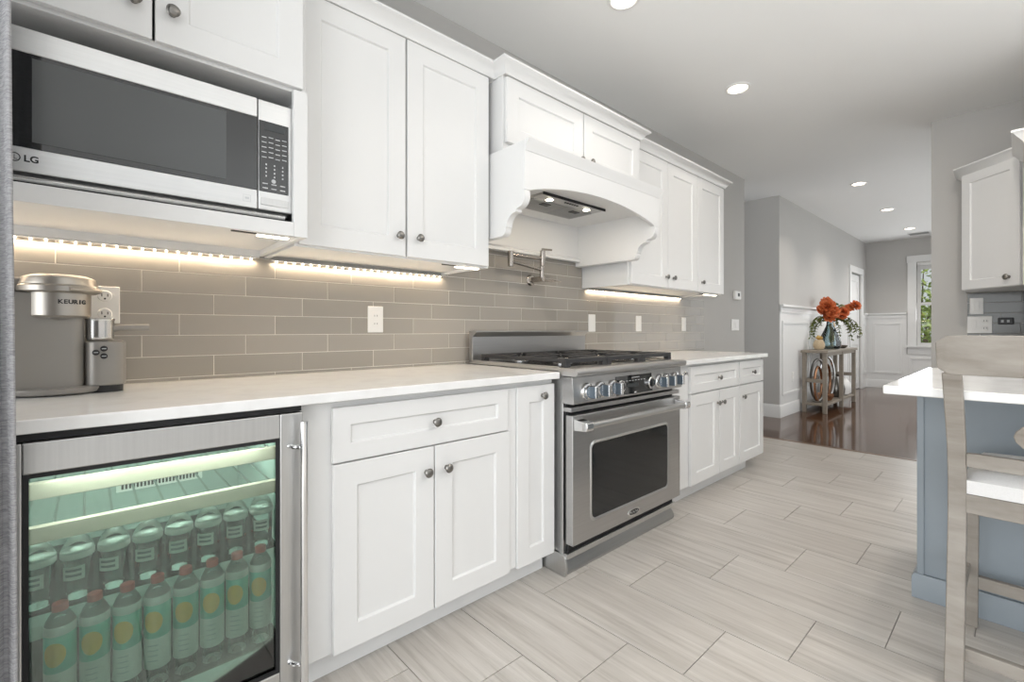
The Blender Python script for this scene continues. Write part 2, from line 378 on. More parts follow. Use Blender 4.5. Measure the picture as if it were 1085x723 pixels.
# hall door
dr = MB()
for u0, u1, v0, v1 in ((10.0, 10.77, .01, .95), (10.0, 10.77, .95, 2.12)): dr.shaker((0, 2.075, 0), XU, ZU, NY, u0, u1, v0, v1, .035, .12, .012)
d1 = struct('door_1', dr, TRIM)
MB().box(9.88, 9.985, 2.028, 2.06, 0, 2.14).box(10.775, 10.88, 2.028, 2.06, 0, 2.14).box(9.87, 10.89, 2.024, 2.06, 2.14, 2.25).build('door_casing', TRIM, d1, bevel=.003)
MB().lathe([(.03, 0), (.03, .006), (.012, .01), (.010, .05)], (10.62, 2.075, .98), NY).tube([(10.62, 2.03, .98), (10.58, 2.025, .98), (10.52, 2.028, .975)], .008).build('door_handle', PEWTER, d1)
for z in (.3, 1.9): MB().cyl((9.99, 2.06, z), (9.99, 2.06, z + .1), .009).build('hinge', PEWTER, d1)
# garden beyond the window
struct('ground_garden', MB().box(11.5, 40, -12, 14, -.6, -.4), GRASS)
def shrub(loc, r_, h, lab, seed):
    rnd = random.Random(seed); t = thing('garden_shrub', lab, 'shrub', loc, None)
    tr = MB()
    for k in range(5):
        a = k * 1.3; tr.tube([(loc[0], loc[1], loc[2]), (loc[0] + .15 * r_ * math.cos(a), loc[1] + .15 * r_ * math.sin(a), loc[2] + h * .35), (loc[0] + .5 * r_ * math.cos(a), loc[1] + .5 * r_ * math.sin(a), loc[2] + h * .8)], [.05, .035, .012], 6)
    tr.build('stem', BARK, t)
    lf = MB()
    for k in range(1700):
        v = Vector((rnd.gauss(0, 1), rnd.gauss(0, 1), rnd.gauss(0, 1))).normalized() * (rnd.random() ** .4)
        p = Vector((loc[0] + v.x * r_, loc[1] + v.y * r_, loc[2] + h * .55 + v.z * h * .5))
        n = Vector((rnd.gauss(0, 1), rnd.gauss(0, 1), rnd.gauss(0, 1) + .8)).normalized(); u = n.orthogonal().normalized(); q = n.cross(u); s_ = rnd.uniform(.05, .11)
        lf.add([p - u * s_, p - q * s_ * .5 + n * .01, p + u * s_, p + q * s_ * .5 + n * .01], [(0, 1, 2, 3)])
    lf.build('foliage', SHRUB, t)
shrub((14.2, .75, -.4), 1.2, 2.6, 'bushy yellow green shrub outside, filling the lower hall window', 1)
shrub((17.3, .0, -.4), 1.7, 4.6, 'tall pale leafy shrub behind the lower one outside the hall window', 2)
shrub((21.4, 2.4, -.4), 2.0, 5.0, 'leafy shrub at the left edge of the view through the hall window', 3)

# ------------------------------------------------------------------ backsplash
TP, TZ = .3255, .0773
def zrow(i): return 1.004 + TZ * i
bs = thing('backsplash', 'taupe glass subway tile backsplash on the range wall', 'backsplash', (1.9, W, 1.1)); bs['kind'] = 'structure'
g_ = MB().box(-.75, 4.44, W - .0098, W - .0005, .9145, 1.392).box(1.44, 2.57, W - .0098, W - .0005, 1.392, 1.60)
g_.build('grout', GROUT, bs)
t_ = MB()
for i in range(-2, 9):
    z0, z1 = max(zrow(i) + .0014, .9155), min(zrow(i + 1) - .0014, 1.60)
    top = zrow(i) > 1.36
    if z1 - z0 < .008: continue
    off = .141 - .1085 * (3 - i)     # row between 1.235 and 1.312 is i=3
    for k in range(-8, 24):
        xa, xb = off + TP * k + .0014, off + TP * (k + 1) - .0014
        lo, hi = (1.441, 2.569) if top else (-.75, 4.44)
        xa, xb = max(xa, lo), min(xb, hi)
        if xb - xa > .008: t_.box(xa, xb, W - .011, W - .007, z0, z1)
t_.build('tiles', TILE, bs, bevel=.0007)

# wall plates
def plate(name, lab, xc, zc, kind='rocker', wd=.078, ht=.125, y=W - .011, cat='outlet', grp=None):
    t = thing(name, lab, cat, (xc, y, zc), grp)
    MB().box(xc - wd / 2, xc + wd / 2, y - .006, y, zc - ht / 2, zc + ht / 2).build('cover_plate', PLASTIC, t, bevel=.003)
    if kind == 'duplex':
        for dz in (-.03, .03):
            s_ = MB().lathe([(.019, 0), (.019, .0025), (.017, .004)], (xc, y - .006, zc + dz), NY, 24).build('socket', PLASTIC, t)
            MB().box(xc - .009, xc - .0065, y - .0105, y - .0098, zc + dz - .002, zc + dz + .008).build('slot', DPLASTIC, s_); MB().box(xc + .006, xc + .0085, y - .0105, y - .0098, zc + dz - .002, zc + dz + .007).build('slot', DPLASTIC, s_); MB().cyl((xc, y - .0098, zc + dz - .009), (xc, y - .0105, zc + dz - .009), .003).build('ground_hole', DPLASTIC, s_)
    else:
        n = 2 if kind == 'double' else 1
        for k in range(n):
            xo = xc + (k - (n - 1) / 2) * .046
            s_ = MB().box(xo - .017, xo + .017, y - .009, y - .006, zc - .034, zc + .034).build('rocker', PLASTIC, t, bevel=.002)
            if kind == 'gfci':
                for sx_, sz_ in ((-.008, .014), (.005, .014), (-.008, -.024), (.005, -.024)): MB().box(xo + sx_, xo + sx_ + .002, y - .0096, y - .0088, zc + sz_, zc + sz_ + .008).build('slot', DPLASTIC, s_)
                MB().box(xo - .007, xo + .007, y - .0105, y - .0088, zc - .005, zc + .005).build('reset_button', PLASTIC, s_)
plate('wall_outlet', 'white duplex outlet on the tile right behind the coffee maker', .043, 1.185, 'duplex')
plate('wall_outlet', 'white outlet with reset button on the tile left of the range', 1.018, 1.151, 'gfci')
plate('wall_outlet', 'white wall plate on the tile at the right end of the range backguard', 2.68, 1.151, cat='wall plate')
plate('wall_outlet', 'white wall plate on the tile in the middle of the right counter', 3.285, 1.153, cat='wall plate')
plate('wall_outlet', 'white wall plate on the tile near the end of the right counter', 4.03, 1.153, cat='wall plate')
plate('light_switch', 'white double switch plate on the grey wall beyond the backsplash', 5.19, 1.156, 'double', .19, .125, W - .0005, 'switch')
th = thing('thermostat', 'small white thermostat on the grey wall right of the cupboards', 'thermostat', (5.21, W, 1.475))
MB().box(5.135, 5.29, W - .028, W - .0005, 1.43, 1.525).build('housing', PLASTIC, th, bevel=.008)
MB().box(5.20, 5.245, W - .0295, W - .027, 1.465, 1.50).build('screen', SCREEN, th)

# ------------------------------------------------------------------ base cabinets left
YD = 1.415
def base_box(x0, x1, toe_end=None):
    b = MB().box(x0, x1, 1.435, W - .012, .10, .877)
    return b
lc = thing('base_cabinet', 'white base cabinet between wine cooler and range, one wide drawer above two doors', 'cabinet', (.9, 1.75, 0))
MB().box(.462, 1.553, 1.435, W - .014, .10, .877).build('body', WHITE, lc, bevel=.002)
MB().box(.462, 1.553, 1.495, 1.53, .001, .10).build('toe_kick', WHITE, lc)
d = MB().shaker((0, YD, 0), XU, ZU, NY, .553, 1.272, .691, .861, .019, .056).build('drawer', WHITE, lc, bevel=.0025); knob((.918, YD, .773), d)
d = door(.555, .914, .102, .686, YD, lc); knob((.882, YD, .60), d)
d = door(.919, 1.280, .102, .686, YD, lc); knob((.967, YD, .60), d)
d = door(1.322, 1.549, .102, .861, YD, lc, 'pull_out_door', .07); knob((1.470, YD, .815), d)
MB().box(1.275, 1.32, 1.425, 1.435, .11, .86).build('stile', WHITE, lc, bevel=.002)
ct = MB().box(-.75, 1.553, 1.385, W - .0105, .884, .914)
tag(ct.build('countertop', QUARTZ, None, (.4, 1.74, .914), bevel=.004), 'white quartz countertop over the wine cooler and left cabinet', 'countertop')
# right base cabinet
rc = thing('base_cabinet', 'white base cabinet right of the range, drawers above three doors', 'cabinet', (3.3, 1.75, 0))
MB().box(2.545, 4.05, 1.435, W - .014, .10, .877).build('body', WHITE, rc, bevel=.002)
MB().box(2.545, 3.90, 1.495, 1.53, .001, .10).build('toe_kick', WHITE, rc)
d = MB().shaker((0, YD, 0), XU, ZU, NY, 2.825, 3.574, .695, .866, .019, .056).build('drawer', WHITE, rc, bevel=.0025); knob((3.225, YD, .775), d)
d = MB().shaker((0, YD, 0), XU, ZU, NY, 3.586, 4.048, .695, .866, .019, .056).build('drawer', WHITE, rc, bevel=.0025); knob((3.828, YD, .776), d)
d = door(2.827, 3.236, .105, .686, YD, rc); knob((3.205, YD, .60), d)
d = door(3.242, 3.576, .105, .686, YD, rc); knob((3.284, YD, .60), d)
d = door(3.586, 4.048, .105, .686, YD, rc); knob((3.64, YD, .60), d)
ct = MB().box(2.545, 4.065, 1.385, W - .0105, .884, .914)
tag(ct.build('countertop', QUARTZ, None, (3.3, 1.74, .914), bevel=.004), 'white quartz countertop right of the range', 'countertop')

# ------------------------------------------------------------------ upper cabinets
YU = 1.70
def upper(x0, x1, y0, z0, z1):
    return MB().box(x0, x0 + .018, y0, W - .002, z0, z1).box(x1 - .018, x1, y0, W - .002, z0, z1).box(x0 + .018, x1 - .018, y0, W - .002, z0 + .012, z0 + .03) \
        .box(x0 + .018, x1 - .018, y0, W - .002, z1 - .018, z1).box(x0 + .018, x1 - .018, W - .012, W - .002, z0 + .03, z1 - .018).box(x0 + .018, x1 - .018, y0, y0 + .018, z0, z1 - .018)
uc = thing('wall_cabinet', 'tall two-door white wall cabinet between microwave and range hood', 'cabinet', (.97, 1.9, 1.395))
upper(.535, 1.415, YU + .02, 1.395, 2.30).build('body', WHITE, uc, bevel=.0015)
d = door(.545, .962, 1.402, 2.295, YU, uc); knob((.930, YU, 1.482), d)
d = door(.971, 1.402, 1.402, 2.295, YU, uc); knob((1.022, YU, 1.483), d)
MB().sweep([(.535, YU), (1.45, YU)], CROWN(2.297, 2.352)).build('crown', WHITE, uc)
hc = thing('wall_cabinet', 'short two-door white cabinet above the range hood', 'cabinet', (2.0, 1.9, 1.945))
MB().box(1.44, 2.578, 1.645, W - .002, 1.945, 2.30).build('body', WHITE, hc, bevel=.0015)
YH = 1.625
d = door(1.452, 2.012, 1.985, 2.292, YH, hc); knob((1.988, YH, 2.03), d)
d = door(2.020, 2.572, 1.985, 2.292, YH, hc); knob((2.076, YH, 2.037), d)
MB().sweep([(1.44, W - .01), (1.44, YH), (2.578, YH), (2.578, W - .01)], CROWN(2.297, 2.352)).build('crown', WHITE, hc)
ur = thing('wall_cabinet', 'three-door white wall cabinet right of the range hood', 'cabinet', (3.27, 1.9, 1.395))
upper(2.582, 3.985, YU + .02, 1.395, 2.30).build('body', WHITE, ur, bevel=.0015)
d = door(2.60, 3.055, 1.402, 2.295, YU, ur); knob((3.028, YU, 1.478), d)
d = door(3.061, 3.502, 1.402, 2.295, YU, ur); knob((3.128, YU, 1.477), d)
d = door(3.509, 3.976, 1.402, 2.295, YU, ur); knob((3.575, YU, 1.477), d)
knob((3.985, 1.74, 1.45), ur, (1, 0, 0))
MB().sweep([(2.582, YU), (3.985, YU), (3.985, W - .01)], CROWN(2.297, 2.352)).build('crown', WHITE, ur)

# microwave cabinet
YM = 1.57
mc = thing('wall_cabinet', 'white wall cabinet with an open bay holding the microwave', 'cabinet', (.1, 1.8, 1.40))
b = MB().box(-.72, -.702, YM + .02, W - .002, 1.401, 2.52).box(.512, .53, YM + .02, W - .002, 1.401, 2.52)
b.box(-.702, .512, YM + .02, W - .002, 1.421, 1.445).box(-.702, .512, YM + .02, W - .002, 1.87, 1.888).box(-.702, .512, YM + .02, W - .002, 2.50, 2.52).box(-.702, .512, W - .014, W - .002, 1.445, 2.50)
b.build('body', WHITE, mc, bevel=.0015)
MB().box(.487, .53, YM, YM + .02, 1.40, 1.872).box(-.72, -.66, YM, YM + .02, 1.40, 1.872).box(-.66, .487, YM, YM + .02, 1.40, 1.445).build('face_frame', WHITE, mc, bevel=.0015)
d = door(-.335, .128, 1.88, 2.515, YM, mc); knob((.09, YM, 1.966), d)
d = door(.134, .517, 1.88, 2.515, YM, mc); knob((.172, YM, 1.967), d)
d = door(-.715, -.341, 1.88, 2.515, YM, mc); knob((-.39, YM, 1.967), d)
MB().sweep([(-.72, YM), (.53, YM), (.53, W - .01)], CROWN(2.52, 2.575)).build('crown', WHITE, mc)
MB().box(-.70, .512, 2.066, W - .013, 1.393, 1.421).build('rear_rail', WHITE, mc)
# microwave
mw = thing('microwave', 'stainless steel microwave with dark glass door in the open cabinet bay', 'microwave', (.17, 1.8, 1.446))
MB().box(-.258, .486, 1.625, 2.05, 1.468, 1.815).build('case', STEELD, mw, bevel=.004)
YF = 1.59
MB().box(-.255, .387, YF, 1.625, 1.758, 1.817).box(-.255, .387, YF, 1.625, 1.475, 1.533).box(-.255, -.25, YF, 1.625, 1.533, 1.758).build('door_frame', STEELM, mw, bevel=.003)
dg = MB().box(-.25, .387, YF + .001, 1.62, 1.5335, 1.7575).build('door_glass', BGLASS, mw)
MB().box(-.098, .304, YF - .0005, YF + .0015, 1.548, 1.748).build('viewing_window', MWGLASS, dg)
cp = MB().box(.389, .489, YF, 1.625, 1.475, 1.817).build('control_panel', STEELM, mw, bevel=.004)
MB().box(.391, .478, YF - .001, YF + .004, 1.531, 1.753).build('keypad', BGLASS, cp, bevel=.003)
MB().box(.407, .466, YF - .002, YF, 1.725, 1.745).build('display', SCREEN, cp)
k_ = MB()
for r_ in range(5):
    for c_ in range(4): k_.box(.399 + c_ * .0195, .4125 + c_ * .0195, YF - .0016, YF, 1.700 - r_ * .0155 + .002 * (c_ % 2), 1.7025 - r_ * .0155 + .002 * (c_ % 2))
for r_ in range(4):
    for c_ in range(3): k_.box(.4095 + c_ * .024, .4135 + c_ * .024, YF - .0016, YF, 1.615 - r_ * .012, 1.620 - r_ * .012)
for c_ in range(3):
    for r_ in range(2): k_.box(.401 + c_ * .0255, .416 + c_ * .0255, YF - .0016, YF, 1.556 - r_ * .014, 1.559 - r_ * .014)
k_.build('key_legends', MARK, cp)
MB().lathe([(.0065, 0), (.006, .002)], (.433, YF - .001, 1.568), NY).build('start_button', MARK, cp)
MB().box(.397, .478, YF - .002, YF + .001, 1.490, 1.513).build('open_button', STEELV, cp, bevel=.001)
text('brand_lettering', 'LG', .021, DPLASTIC, mw, face_y(-.099, YF - .0006, 1.506))
MB().tube([(-.127 + .0095 * math.cos(a * .35), YF - .0008, 1.507 + .0095 * math.sin(a * .35)) for a in range(18)], .0011, 6, True).box(-.1275, -.1265, YF - .0016, YF, 1.502, 1.512).box(-.127, -.122, YF - .0016, YF, 1.502, 1.503).build('brand_emblem', DPLASTIC, mw)
k_ = MB(); pframe(k_, (0, YF, 0), XU, ZU, NY, .348, .369, 1.492, 1.513, .001, .0006); k_.box(.353, .364, YF - .0006, YF, 1.500, 1.506); k_.build('door_badge', MARK, mw)
b = MB().box(-.24, .478, 1.615, 2.03, 1.452, 1.468); b.build('base_tray', RUBBER, mw)
MB().tube([(-.23, 1.605, 1.462), (.47, 1.605, 1.462)], .007).build('vent_rail', CHROME, mw)
for x in (-.2, .43):
    for y in (1.68, 1.98): MB().cyl((x, y, 1.4455), (x, y, 1.453), .014).build('foot', DPLASTIC, mw)

# under-cabinet LED strips and light bars
def strip(x0, x1, z, lab, y=2.078, pw=1.6):
    t = thing('led_strip', lab, 'led strip', ((x0 + x1) / 2, y, z))
    MB().box(x0, x1, y - .007, y + .007, z - .004, z).build('tape', PLASTIC, t)
    n = int((x1 - x0) / .034); d0 = None
    for k in range(n):
        xx = x0 + (k + .5) * (x1 - x0) / n
        if d0 is None: d0 = MB().box(xx - .0028, xx + .0028, y - .004, y + .003, z - .011, z - .004).build('diode', DIODE, t); xf = xx
        else: d = d0.copy(); COL.objects.link(d); d.location.x = xx - xf
    area('strip_glow', (0, 0, -.012), (0, 0, -1), x1 - x0, .012, pw, (1, .80, .57), t)
strip(-.66, .50, 1.392, 'row of small lit diodes under the microwave cabinet', pw=2.1)
strip(.56, 1.395, 1.389, 'row of small lit diodes under the tall two-door cabinet', pw=1.35)
strip(2.61, 3.96, 1.389, 'row of small lit diodes under the three-door cabinet', pw=1.6)
def bar(x0, x1, y, z, lab):
    t = thing('under_cabinet_light', lab, 'light', ((x0 + x1) / 2, y, z))
    MB().box(x0, x1, y - .014, y + .014, z - .014, z).build('housing', PLASTIC, t, bevel=.002)
    MB().box(x0 + .004, x1 - .004, y - .011, y + .011, z - .017, z - .0135).build('lens', BULB, t)
    MB().box(x0 - .07, x0, y - .008, y + .008, z - .012, z).build('connector', DPLASTIC, t, bevel=.002)
    area('bar_glow', (0, 0, -.02), (0, 0, -1), x1 - x0, .02, .5, (1, .8, .55), t)
bar(1.25, 1.385, 1.76, 1.407, 'short lit bar under the right end of the tall two-door cabinet')
bar(3.74, 3.95, 1.76, 1.407, 'short lit bar under the right end of the three-door cabinet')
bar(.40, .50, 1.66, 1.421, 'short lit bar under the right end of the microwave cabinet')

# ------------------------------------------------------------------ range hood
hd = thing('range_hood', 'white arched mantel range hood with scrolled corbels over the range', 'range hood', (1.97, 1.8, 1.535))
HX0, HX1, HY = 1.42, 2.545, 1.475
arch = [(HX0, 1.94), (HX0, 1.722)]
ax0, ax1 = 1.452, 2.495
for k in range(25):
    t = k / 24; x = ax0 + (ax1 - ax0) * t; arch.append((x, 1.722 + .068 * (1 - (2 * t - 1) ** 2) ** .9))
arch += [(HX1, 1.722), (HX1, 1.94)]
MB().prism(arch, lambda a, b_, t: (a, t, b_), HY, HY + .022).build('mantel_front', WHITE, hd, bevel=.0015)
cor = [(2.085, 1.94), (HY + .022, 1.94), (HY + .022, 1.722), (1.477, 1.722), (1.474, 1.70), (1.476, 1.682), (1.485, 1.664), (1.502, 1.651), (1.53, 1.645), (1.53, 1.634)]
for k in range(9):
    a = math.pi / 2 * k / 8; cor.append((1.592 - .058 * math.cos(a) * 1.0, 1.578 + .056 * (1 - math.sin(a)) ))
cor = cor[:10] + [(1.534 + .06 * math.sin(k / 8 * math.pi / 2), 1.574 + .058 * math.cos(k / 8 * math.pi / 2)) for k in range(9)]
cor += [(1.60, 1.574), (1.60, 1.564), (1.602, 1.553), (1.61, 1.543), (1.625, 1.536), (2.085, 1.536)]
for xa, xb in ((HX0, HX0 + .036), (HX1 - .05, HX1 - .002)):
    MB().prism(cor, lambda a, b_, t: (t, a, b_), xa, xb).build('corbel_panel', WHITE, hd, bevel=.002)
MB().box(HX0 + .036, HX1 - .05, 2.06, 2.085, 1.566, 1.825).build('back_panel', WHITE, hd, bevel=.002)
MB().box(HX0 + .036, HX1 - .05, HY + .022, 2.06, 1.806, 1.825).build('inner_ceiling', WHITE, hd)
MB().box(HX0 + .001, HX1 - .003, HY + .022, 2.085, 1.915, 1.94).build('top_board', WHITE, hd)
CM = [(0, 1.895), (.003, 1.895), (.012, 1.922), (.022, 1.938), (.024, 1.945), (0, 1.945)]
MB().sweep([(HX0 + .004, HY), (HX1, HY), (HX1, YH + .01)], CM).build('top_moulding', WHITE, hd)
MB().sweep([(HX0 + .036, 2.058), (HX1 - .05, 2.058)], [(0, 1.566), (.018, 1.566), (.018, 1.585), (.004, 1.595), (0, 1.595)]).build('bottom_moulding', WHITE, hd)
vi = thing('vent_insert', 'stainless vent insert with two lit lamps under the range hood', 'vent', (1.97, 1.775, 1.79))
VX0, VX1, VY0, VY1 = 1.715, 2.228, 1.642, 1.91
MB().box(VX0, VX1, VY0, VY1, 1.795, 1.806).build('plate', STEEL, vi, bevel=.002)
MB().box(VX0 - .004, VX1 + .004, VY0 - .005, VY0, 1.792, 1.806).build('front_edge', RUBBER, vi)
for xa, xb in ((VX0 + .015, 1.968), (1.975, VX1 - .015)):
    f_ = MB()
    f_.box(xa, xb, VY0 + .085, VY1 - .012, 1.790, 1.796)
    for k in range(20):
        yy = VY0 + .092 + k * .0078; f_.box(xa + .008, xb - .008, yy, yy + .004, 1.7885, 1.790)
    ff = f_.build('mesh_filter', STEELD, vi)
    MB().box((xa + xb) / 2 - .03, (xa + xb) / 2 + .03, VY0 + .10, VY0 + .135, 1.785, 1.7885).build('latch', DPLASTIC, ff)
for x in (1.81, 2.12):
    MB().lathe([(.026, 0), (.026, .004), (.022, .005)], (x, 1.69, 1.796), (0, 0, -1), 20).build('lamp_ring', CHROME, vi)
    MB().lathe([(.021, 0), (.020, .002)], (x, 1.69, 1.791), (0, 0, -1), 20).build('lamp_lens', BULB, vi)
    area('hood_lamp', (x - 1.97, 1.69 - 1.775, -.006), (0, .1, -1), .04, .04, .8, (1, .85, .65), vi)
k_ = MB()
for k in range(6): k_.lathe([(.0075, 0), (.006, .004)], (1.92 + k * .02, 1.675, 1.795), (0, 0, -1), 12)
k_.build('buttons', DPLASTIC, vi)

# ------------------------------------------------------------------ range
rg = thing('gas_range', 'stainless steel gas range with six burner knobs and oven below', 'range', (2.05, 1.7, 0))
RX0, RX1 = 1.572, 2.532
MB().box(RX0, RX1, 1.385, 2.06, .10, .895).build('body', STEELV, rg, bevel=.003)
MB().box(RX0 + .02, RX1 - .02, 1.372, 1.385, .10, .90).build('front_recess', RUBBER, rg)
# oven door
dx0, dx1, dz0, dz1, wy = RX0 + .002, RX1 - .004, .145, .722, 1.33
def rrect(x0, x1, z0, z1, r_, n=6):
    pts = []
    for cx_, cz_, a0 in ((x1 - r_, z1 - r_, 0), (x0 + r_, z1 - r_, 90), (x0 + r_, z0 + r_, 180), (x1 - r_, z0 + r_, 270)):
        for k in range(n + 1): a = math.radians(a0 + 90 * k / n); pts.append((cx_ + r_ * math.cos(a), cz_ + r_ * math.sin(a)))
    return pts
od = MB().box(dx0, dx1, wy, 1.372, dz0, dz1).build('oven_door', STEEL, rg, bevel=.005)
ring_o = rrect(1.693, 2.394, .222, .592, .035); ring_i = rrect(1.708, 2.379, .236, .578, .025); nn = len(ring_o)
vs = [(x, wy - .0005, z) for x, z in ring_o] + [(x, wy - .005, z) for x, z in rrect(1.699, 2.388, .228, .586, .03)] + [(x, wy - .0015, z) for x, z in ring_i]
fs = [(a * nn + k, a * nn + (k + 1) % nn, (a + 1) * nn + (k + 1) % nn, (a + 1) * nn + k) for a in (0, 1) for k in range(nn)]
MB().add(vs, fs).build('window_bezel', STEELV, od)
MB().prism(ring_i, lambda a, b_, t: (a, t, b_), wy - .002, wy + .001).build('oven_window', DGLASS, od)
hz, hy = .682, 1.272
MB().tube([(RX0 + .016, hy, hz), (RX1 - .04, hy, hz)], .016, 16).build('handle', STEELV, od)
for xx in (RX0 + .03, RX1 - .055):
    MB().prism([(wy, hz - .028), (wy, hz + .028), (hy - .016, hz + .02), (hy - .022, hz), (hy - .016, hz - .02)], lambda a, b_, t: (t, a, b_), xx - .024, xx + .024).build('handle_bracket', CHROME, od, bevel=.006, seg=3)
ov = [(2.048 + .052 * math.cos(2 * math.pi * k / 32), .180 + .018 * math.sin(2 * math.pi * k / 32)) for k in range(32)]
bd = MB().prism(ov, lambda a, b_, t: (a, t, b_), wy - .004, wy).build('oval_badge', CHROME, od, bevel=.001)
MB().prism([((x - 2.048) * .86 + 2.048, (z - .180) * .72 + .180) for x, z in ov], lambda a, b_, t: (a, t, b_), wy - .0046, wy - .0035).build('badge_field', BLACK, bd)
k_ = MB().tube([(2.012 + .0065 * k, wy - .005, .180 + .006 * math.sin(k * 1.9)) for k in range(12)], .0013, 6); k_.build('badge_script', CHROME, bd)
# vent strip
MB().box(RX0, RX1, 1.338, 1.385, .736, .757).build('vent_strip', STEEL, rg, bevel=.003)
# control panel
cp_prof = [(1.385, .772), (1.322, .772), (1.318, .778), (1.328, .892), (1.385, .892)]
cpn = MB().prism(cp_prof, lambda a, b_, t: (t, a, b_), RX0 - .004, RX1 - .006).build('control_panel', STEEL, rg, bevel=.002)
def cy(z): return 1.318 + (z - .778) / .114 * .010
k_ = MB().add([(x, cy(z) - d_, z) for d_ in (.0, .003) for x, z in ((1.885, .782), (2.205, .782), (2.205, .874), (1.885, .874))], [(4, 5, 6, 7), (0, 1, 5, 4), (1, 2, 6, 5), (2, 3, 7, 6), (3, 0, 4, 7)])
dp = k_.build('display_panel', BGLASS, cpn)
k_ = MB()
for k in range(8): k_.box(1.945 + k * .026, 1.957 + k * .026, cy(.847) - .0036, cy(.847) - .0028, .846, .849)
k_.box(2.02, 2.09, cy(.862) - .0036, cy(.862) - .0028, .8605, .8635); k_.box(2.035, 2.052, cy(.787) - .0036, cy(.787) - .0026, .784, .791)
k_.build('panel_legends', MARK, dp)
MB().box(1.975, 2.075, cy(.82) - .0034, cy(.82) - .0026, .805, .835).build('clock_screen', SCREEN, dp)
GRIP = mat('blue grey grip', (.10, .13, .16), .3, .3)
for kx in (1.661, 1.759, 1.855, 2.275, 2.357, 2.442):
    z = .824; y = cy(z)
    k1 = MB().lathe([(.040, 0), (.040, .006), (.036, .012), (.029, .014), (.028, .022), (.0001, .022)], (kx, y, z), NY, 28).build('knob', CHROME, cpn)
    MB().box(kx - .011, kx + .011, y - .060, y - .020, z - .029, z + .029).build('knob_grip', CHROME, k1, bevel=.006, seg=3)
    MB().box(kx - .0125, kx - .0095, y - .057, y - .023, z - .0255, z + .0255).build('grip_face', GRIP, k1, bevel=.0005)
for kx in (1.912, 2.183):
    k1 = MB().lathe([(.031, 0), (.031, .012), (.027, .016), (.022, .012), (.0001, .012)], (kx, cy(.826) - .003, .826), NY, 28).build('selector_ring', CHROME, cpn)
    MB().lathe([(.021, 0), (.021, .020), (.018, .022), (.0001, .022)], (kx, cy(.826) - .003, .826), NY, 24).build('selector_dial', BGLASS, k1)
MB().tube([(RX1 - .010, 1.30, .852), (RX1 + .012, 1.30, .852)], .010, 12).build('end_stud', CHROME, rg)
# bullnose and top deck
pr = [(1.40, .896), (1.32, .896)] + [(1.312 + .021 * math.cos(math.radians(a)), .913 + .018 * math.sin(math.radians(a))) for a in range(250, 85, -15)] + [(1.40, .932)]
MB().prism(pr, lambda a, b_, t: (t, a, b_), RX0 - .012, RX1 - .004).build('bullnose', STEEL, rg, bevel=.001)
MB().box(RX0 - .012, RX1 - .002, 1.40, 2.062, .915, .930).box(RX0 - .012, RX0 + .006, 1.40, 2.062, .926, .936).box(RX1 - .02, RX1 - .002, 1.40, 2.062, .926, .936).build('cooktop', STEEL, rg, bevel=.002)
MB().box(RX0 + .02, RX1 - .035, 1.43, 1.99, .929, .9315).build('burner_pan', BLACK, rg)
for gi in range(3):
    gx0 = RX0 + .012 + gi * .311; gx1 = gx0 + .306; gy0, gy1 = 1.378, 1.985; zt = .970
    g_ = MB()
    def bar_(x0, x1, y0, y1, z0=zt - .017, z1=zt): g_.box(x0, x1, y0, y1, z0, z1)
    bar_(gx0, gx1, gy0, gy0 + .018, zt - .020, zt); bar_(gx0, gx1, gy1 - .016, gy1); bar_(gx0, gx0 + .016, gy0 + .016, gy1 - .016); bar_(gx1 - .016, gx1, gy0 + .016, gy1 - .016)
    ym = (gy0 + gy1) / 2; bar_(gx0 + .016, gx1 - .016, ym - .008, ym + .008)
    xm = (gx0 + gx1) / 2
    for by in (gy0 + .155, gy1 - .155):
        for (u, v) in ((1, 0), (-1, 0), (0, 1), (0, -1)):
            a0, a1 = .04, (.137 if u else .139)
            if u: bar_(xm + min(u * a0, u * a1), xm + max(u * a0, u * a1), by - .006, by + .006)
            else: bar_(xm - .006, xm + .006, by + min(v * a0, v * a1), by + max(v * a0, v * a1))
        for sx in (1, -1):
            for sy in (1, -1): g_.tube([(xm + sx * .05, by + sy * .05, zt - .006), (xm + sx * .138, by + sy * .138, zt - .006)], .006, 6)
    for fx in (gx0, gx1 - .034):
        for fy in (gy0, gy1 - .03): g_.box(fx, fx + .034, fy, fy + .03, .931, zt - .012)
    g_.build('grate', IRON, rg, bevel=.003)
    for by in (gy0 + .155, gy1 - .155):
        b1 = MB().lathe([(.052, 0), (.052, .006), (.046, .010)], (xm, by, .9315), (0, 0, 1), 24).build('burner_base', SILVER, rg)
        MB().lathe([(.040, 0), (.042, .003), (.040, .009), (.03, .011), (.0001, .011)], (xm, by, .9415), (0, 0, 1), 24).build('burner_cap', IRON, b1)
# backguard and skirt
MB().prism([(2.062, .928), (2.03, .928), (2.03, 1.064), (2.005, 1.088), (2.005, 1.096), (2.062, 1.096)], lambda a, b_, t: (t, a, b_), RX0 - .012, RX1 + .002).build('backguard', STEEL, rg, bevel=.0015)
MB().box(RX0, RX1 - .005, 1.36, 1.41, .078, .102).build('lower_lip', STEELV, rg, bevel=.002)
kk = [(1.50, .001), (1.375, .001), (1.368, .016), (1.375, .035), (1.392, .060), (1.40, .082), (1.425, .098), (1.50, .098)]
MB().prism(kk, lambda a, b_, t: (t, a, b_), RX0 + .006, RX1 - .002).build('kick_skirt', STEELD, rg, bevel=.001)
MB().prism([(1.52, .001), (1.368, .001), (1.360, .03), (1.362, .062), (1.372, .088), (1.395, .098), (1.52, .098)], lambda a, b_, t: (t, a, b_), RX0 - .006, RX0 + .006).build('skirt_end', STEELV, rg, bevel=.002)

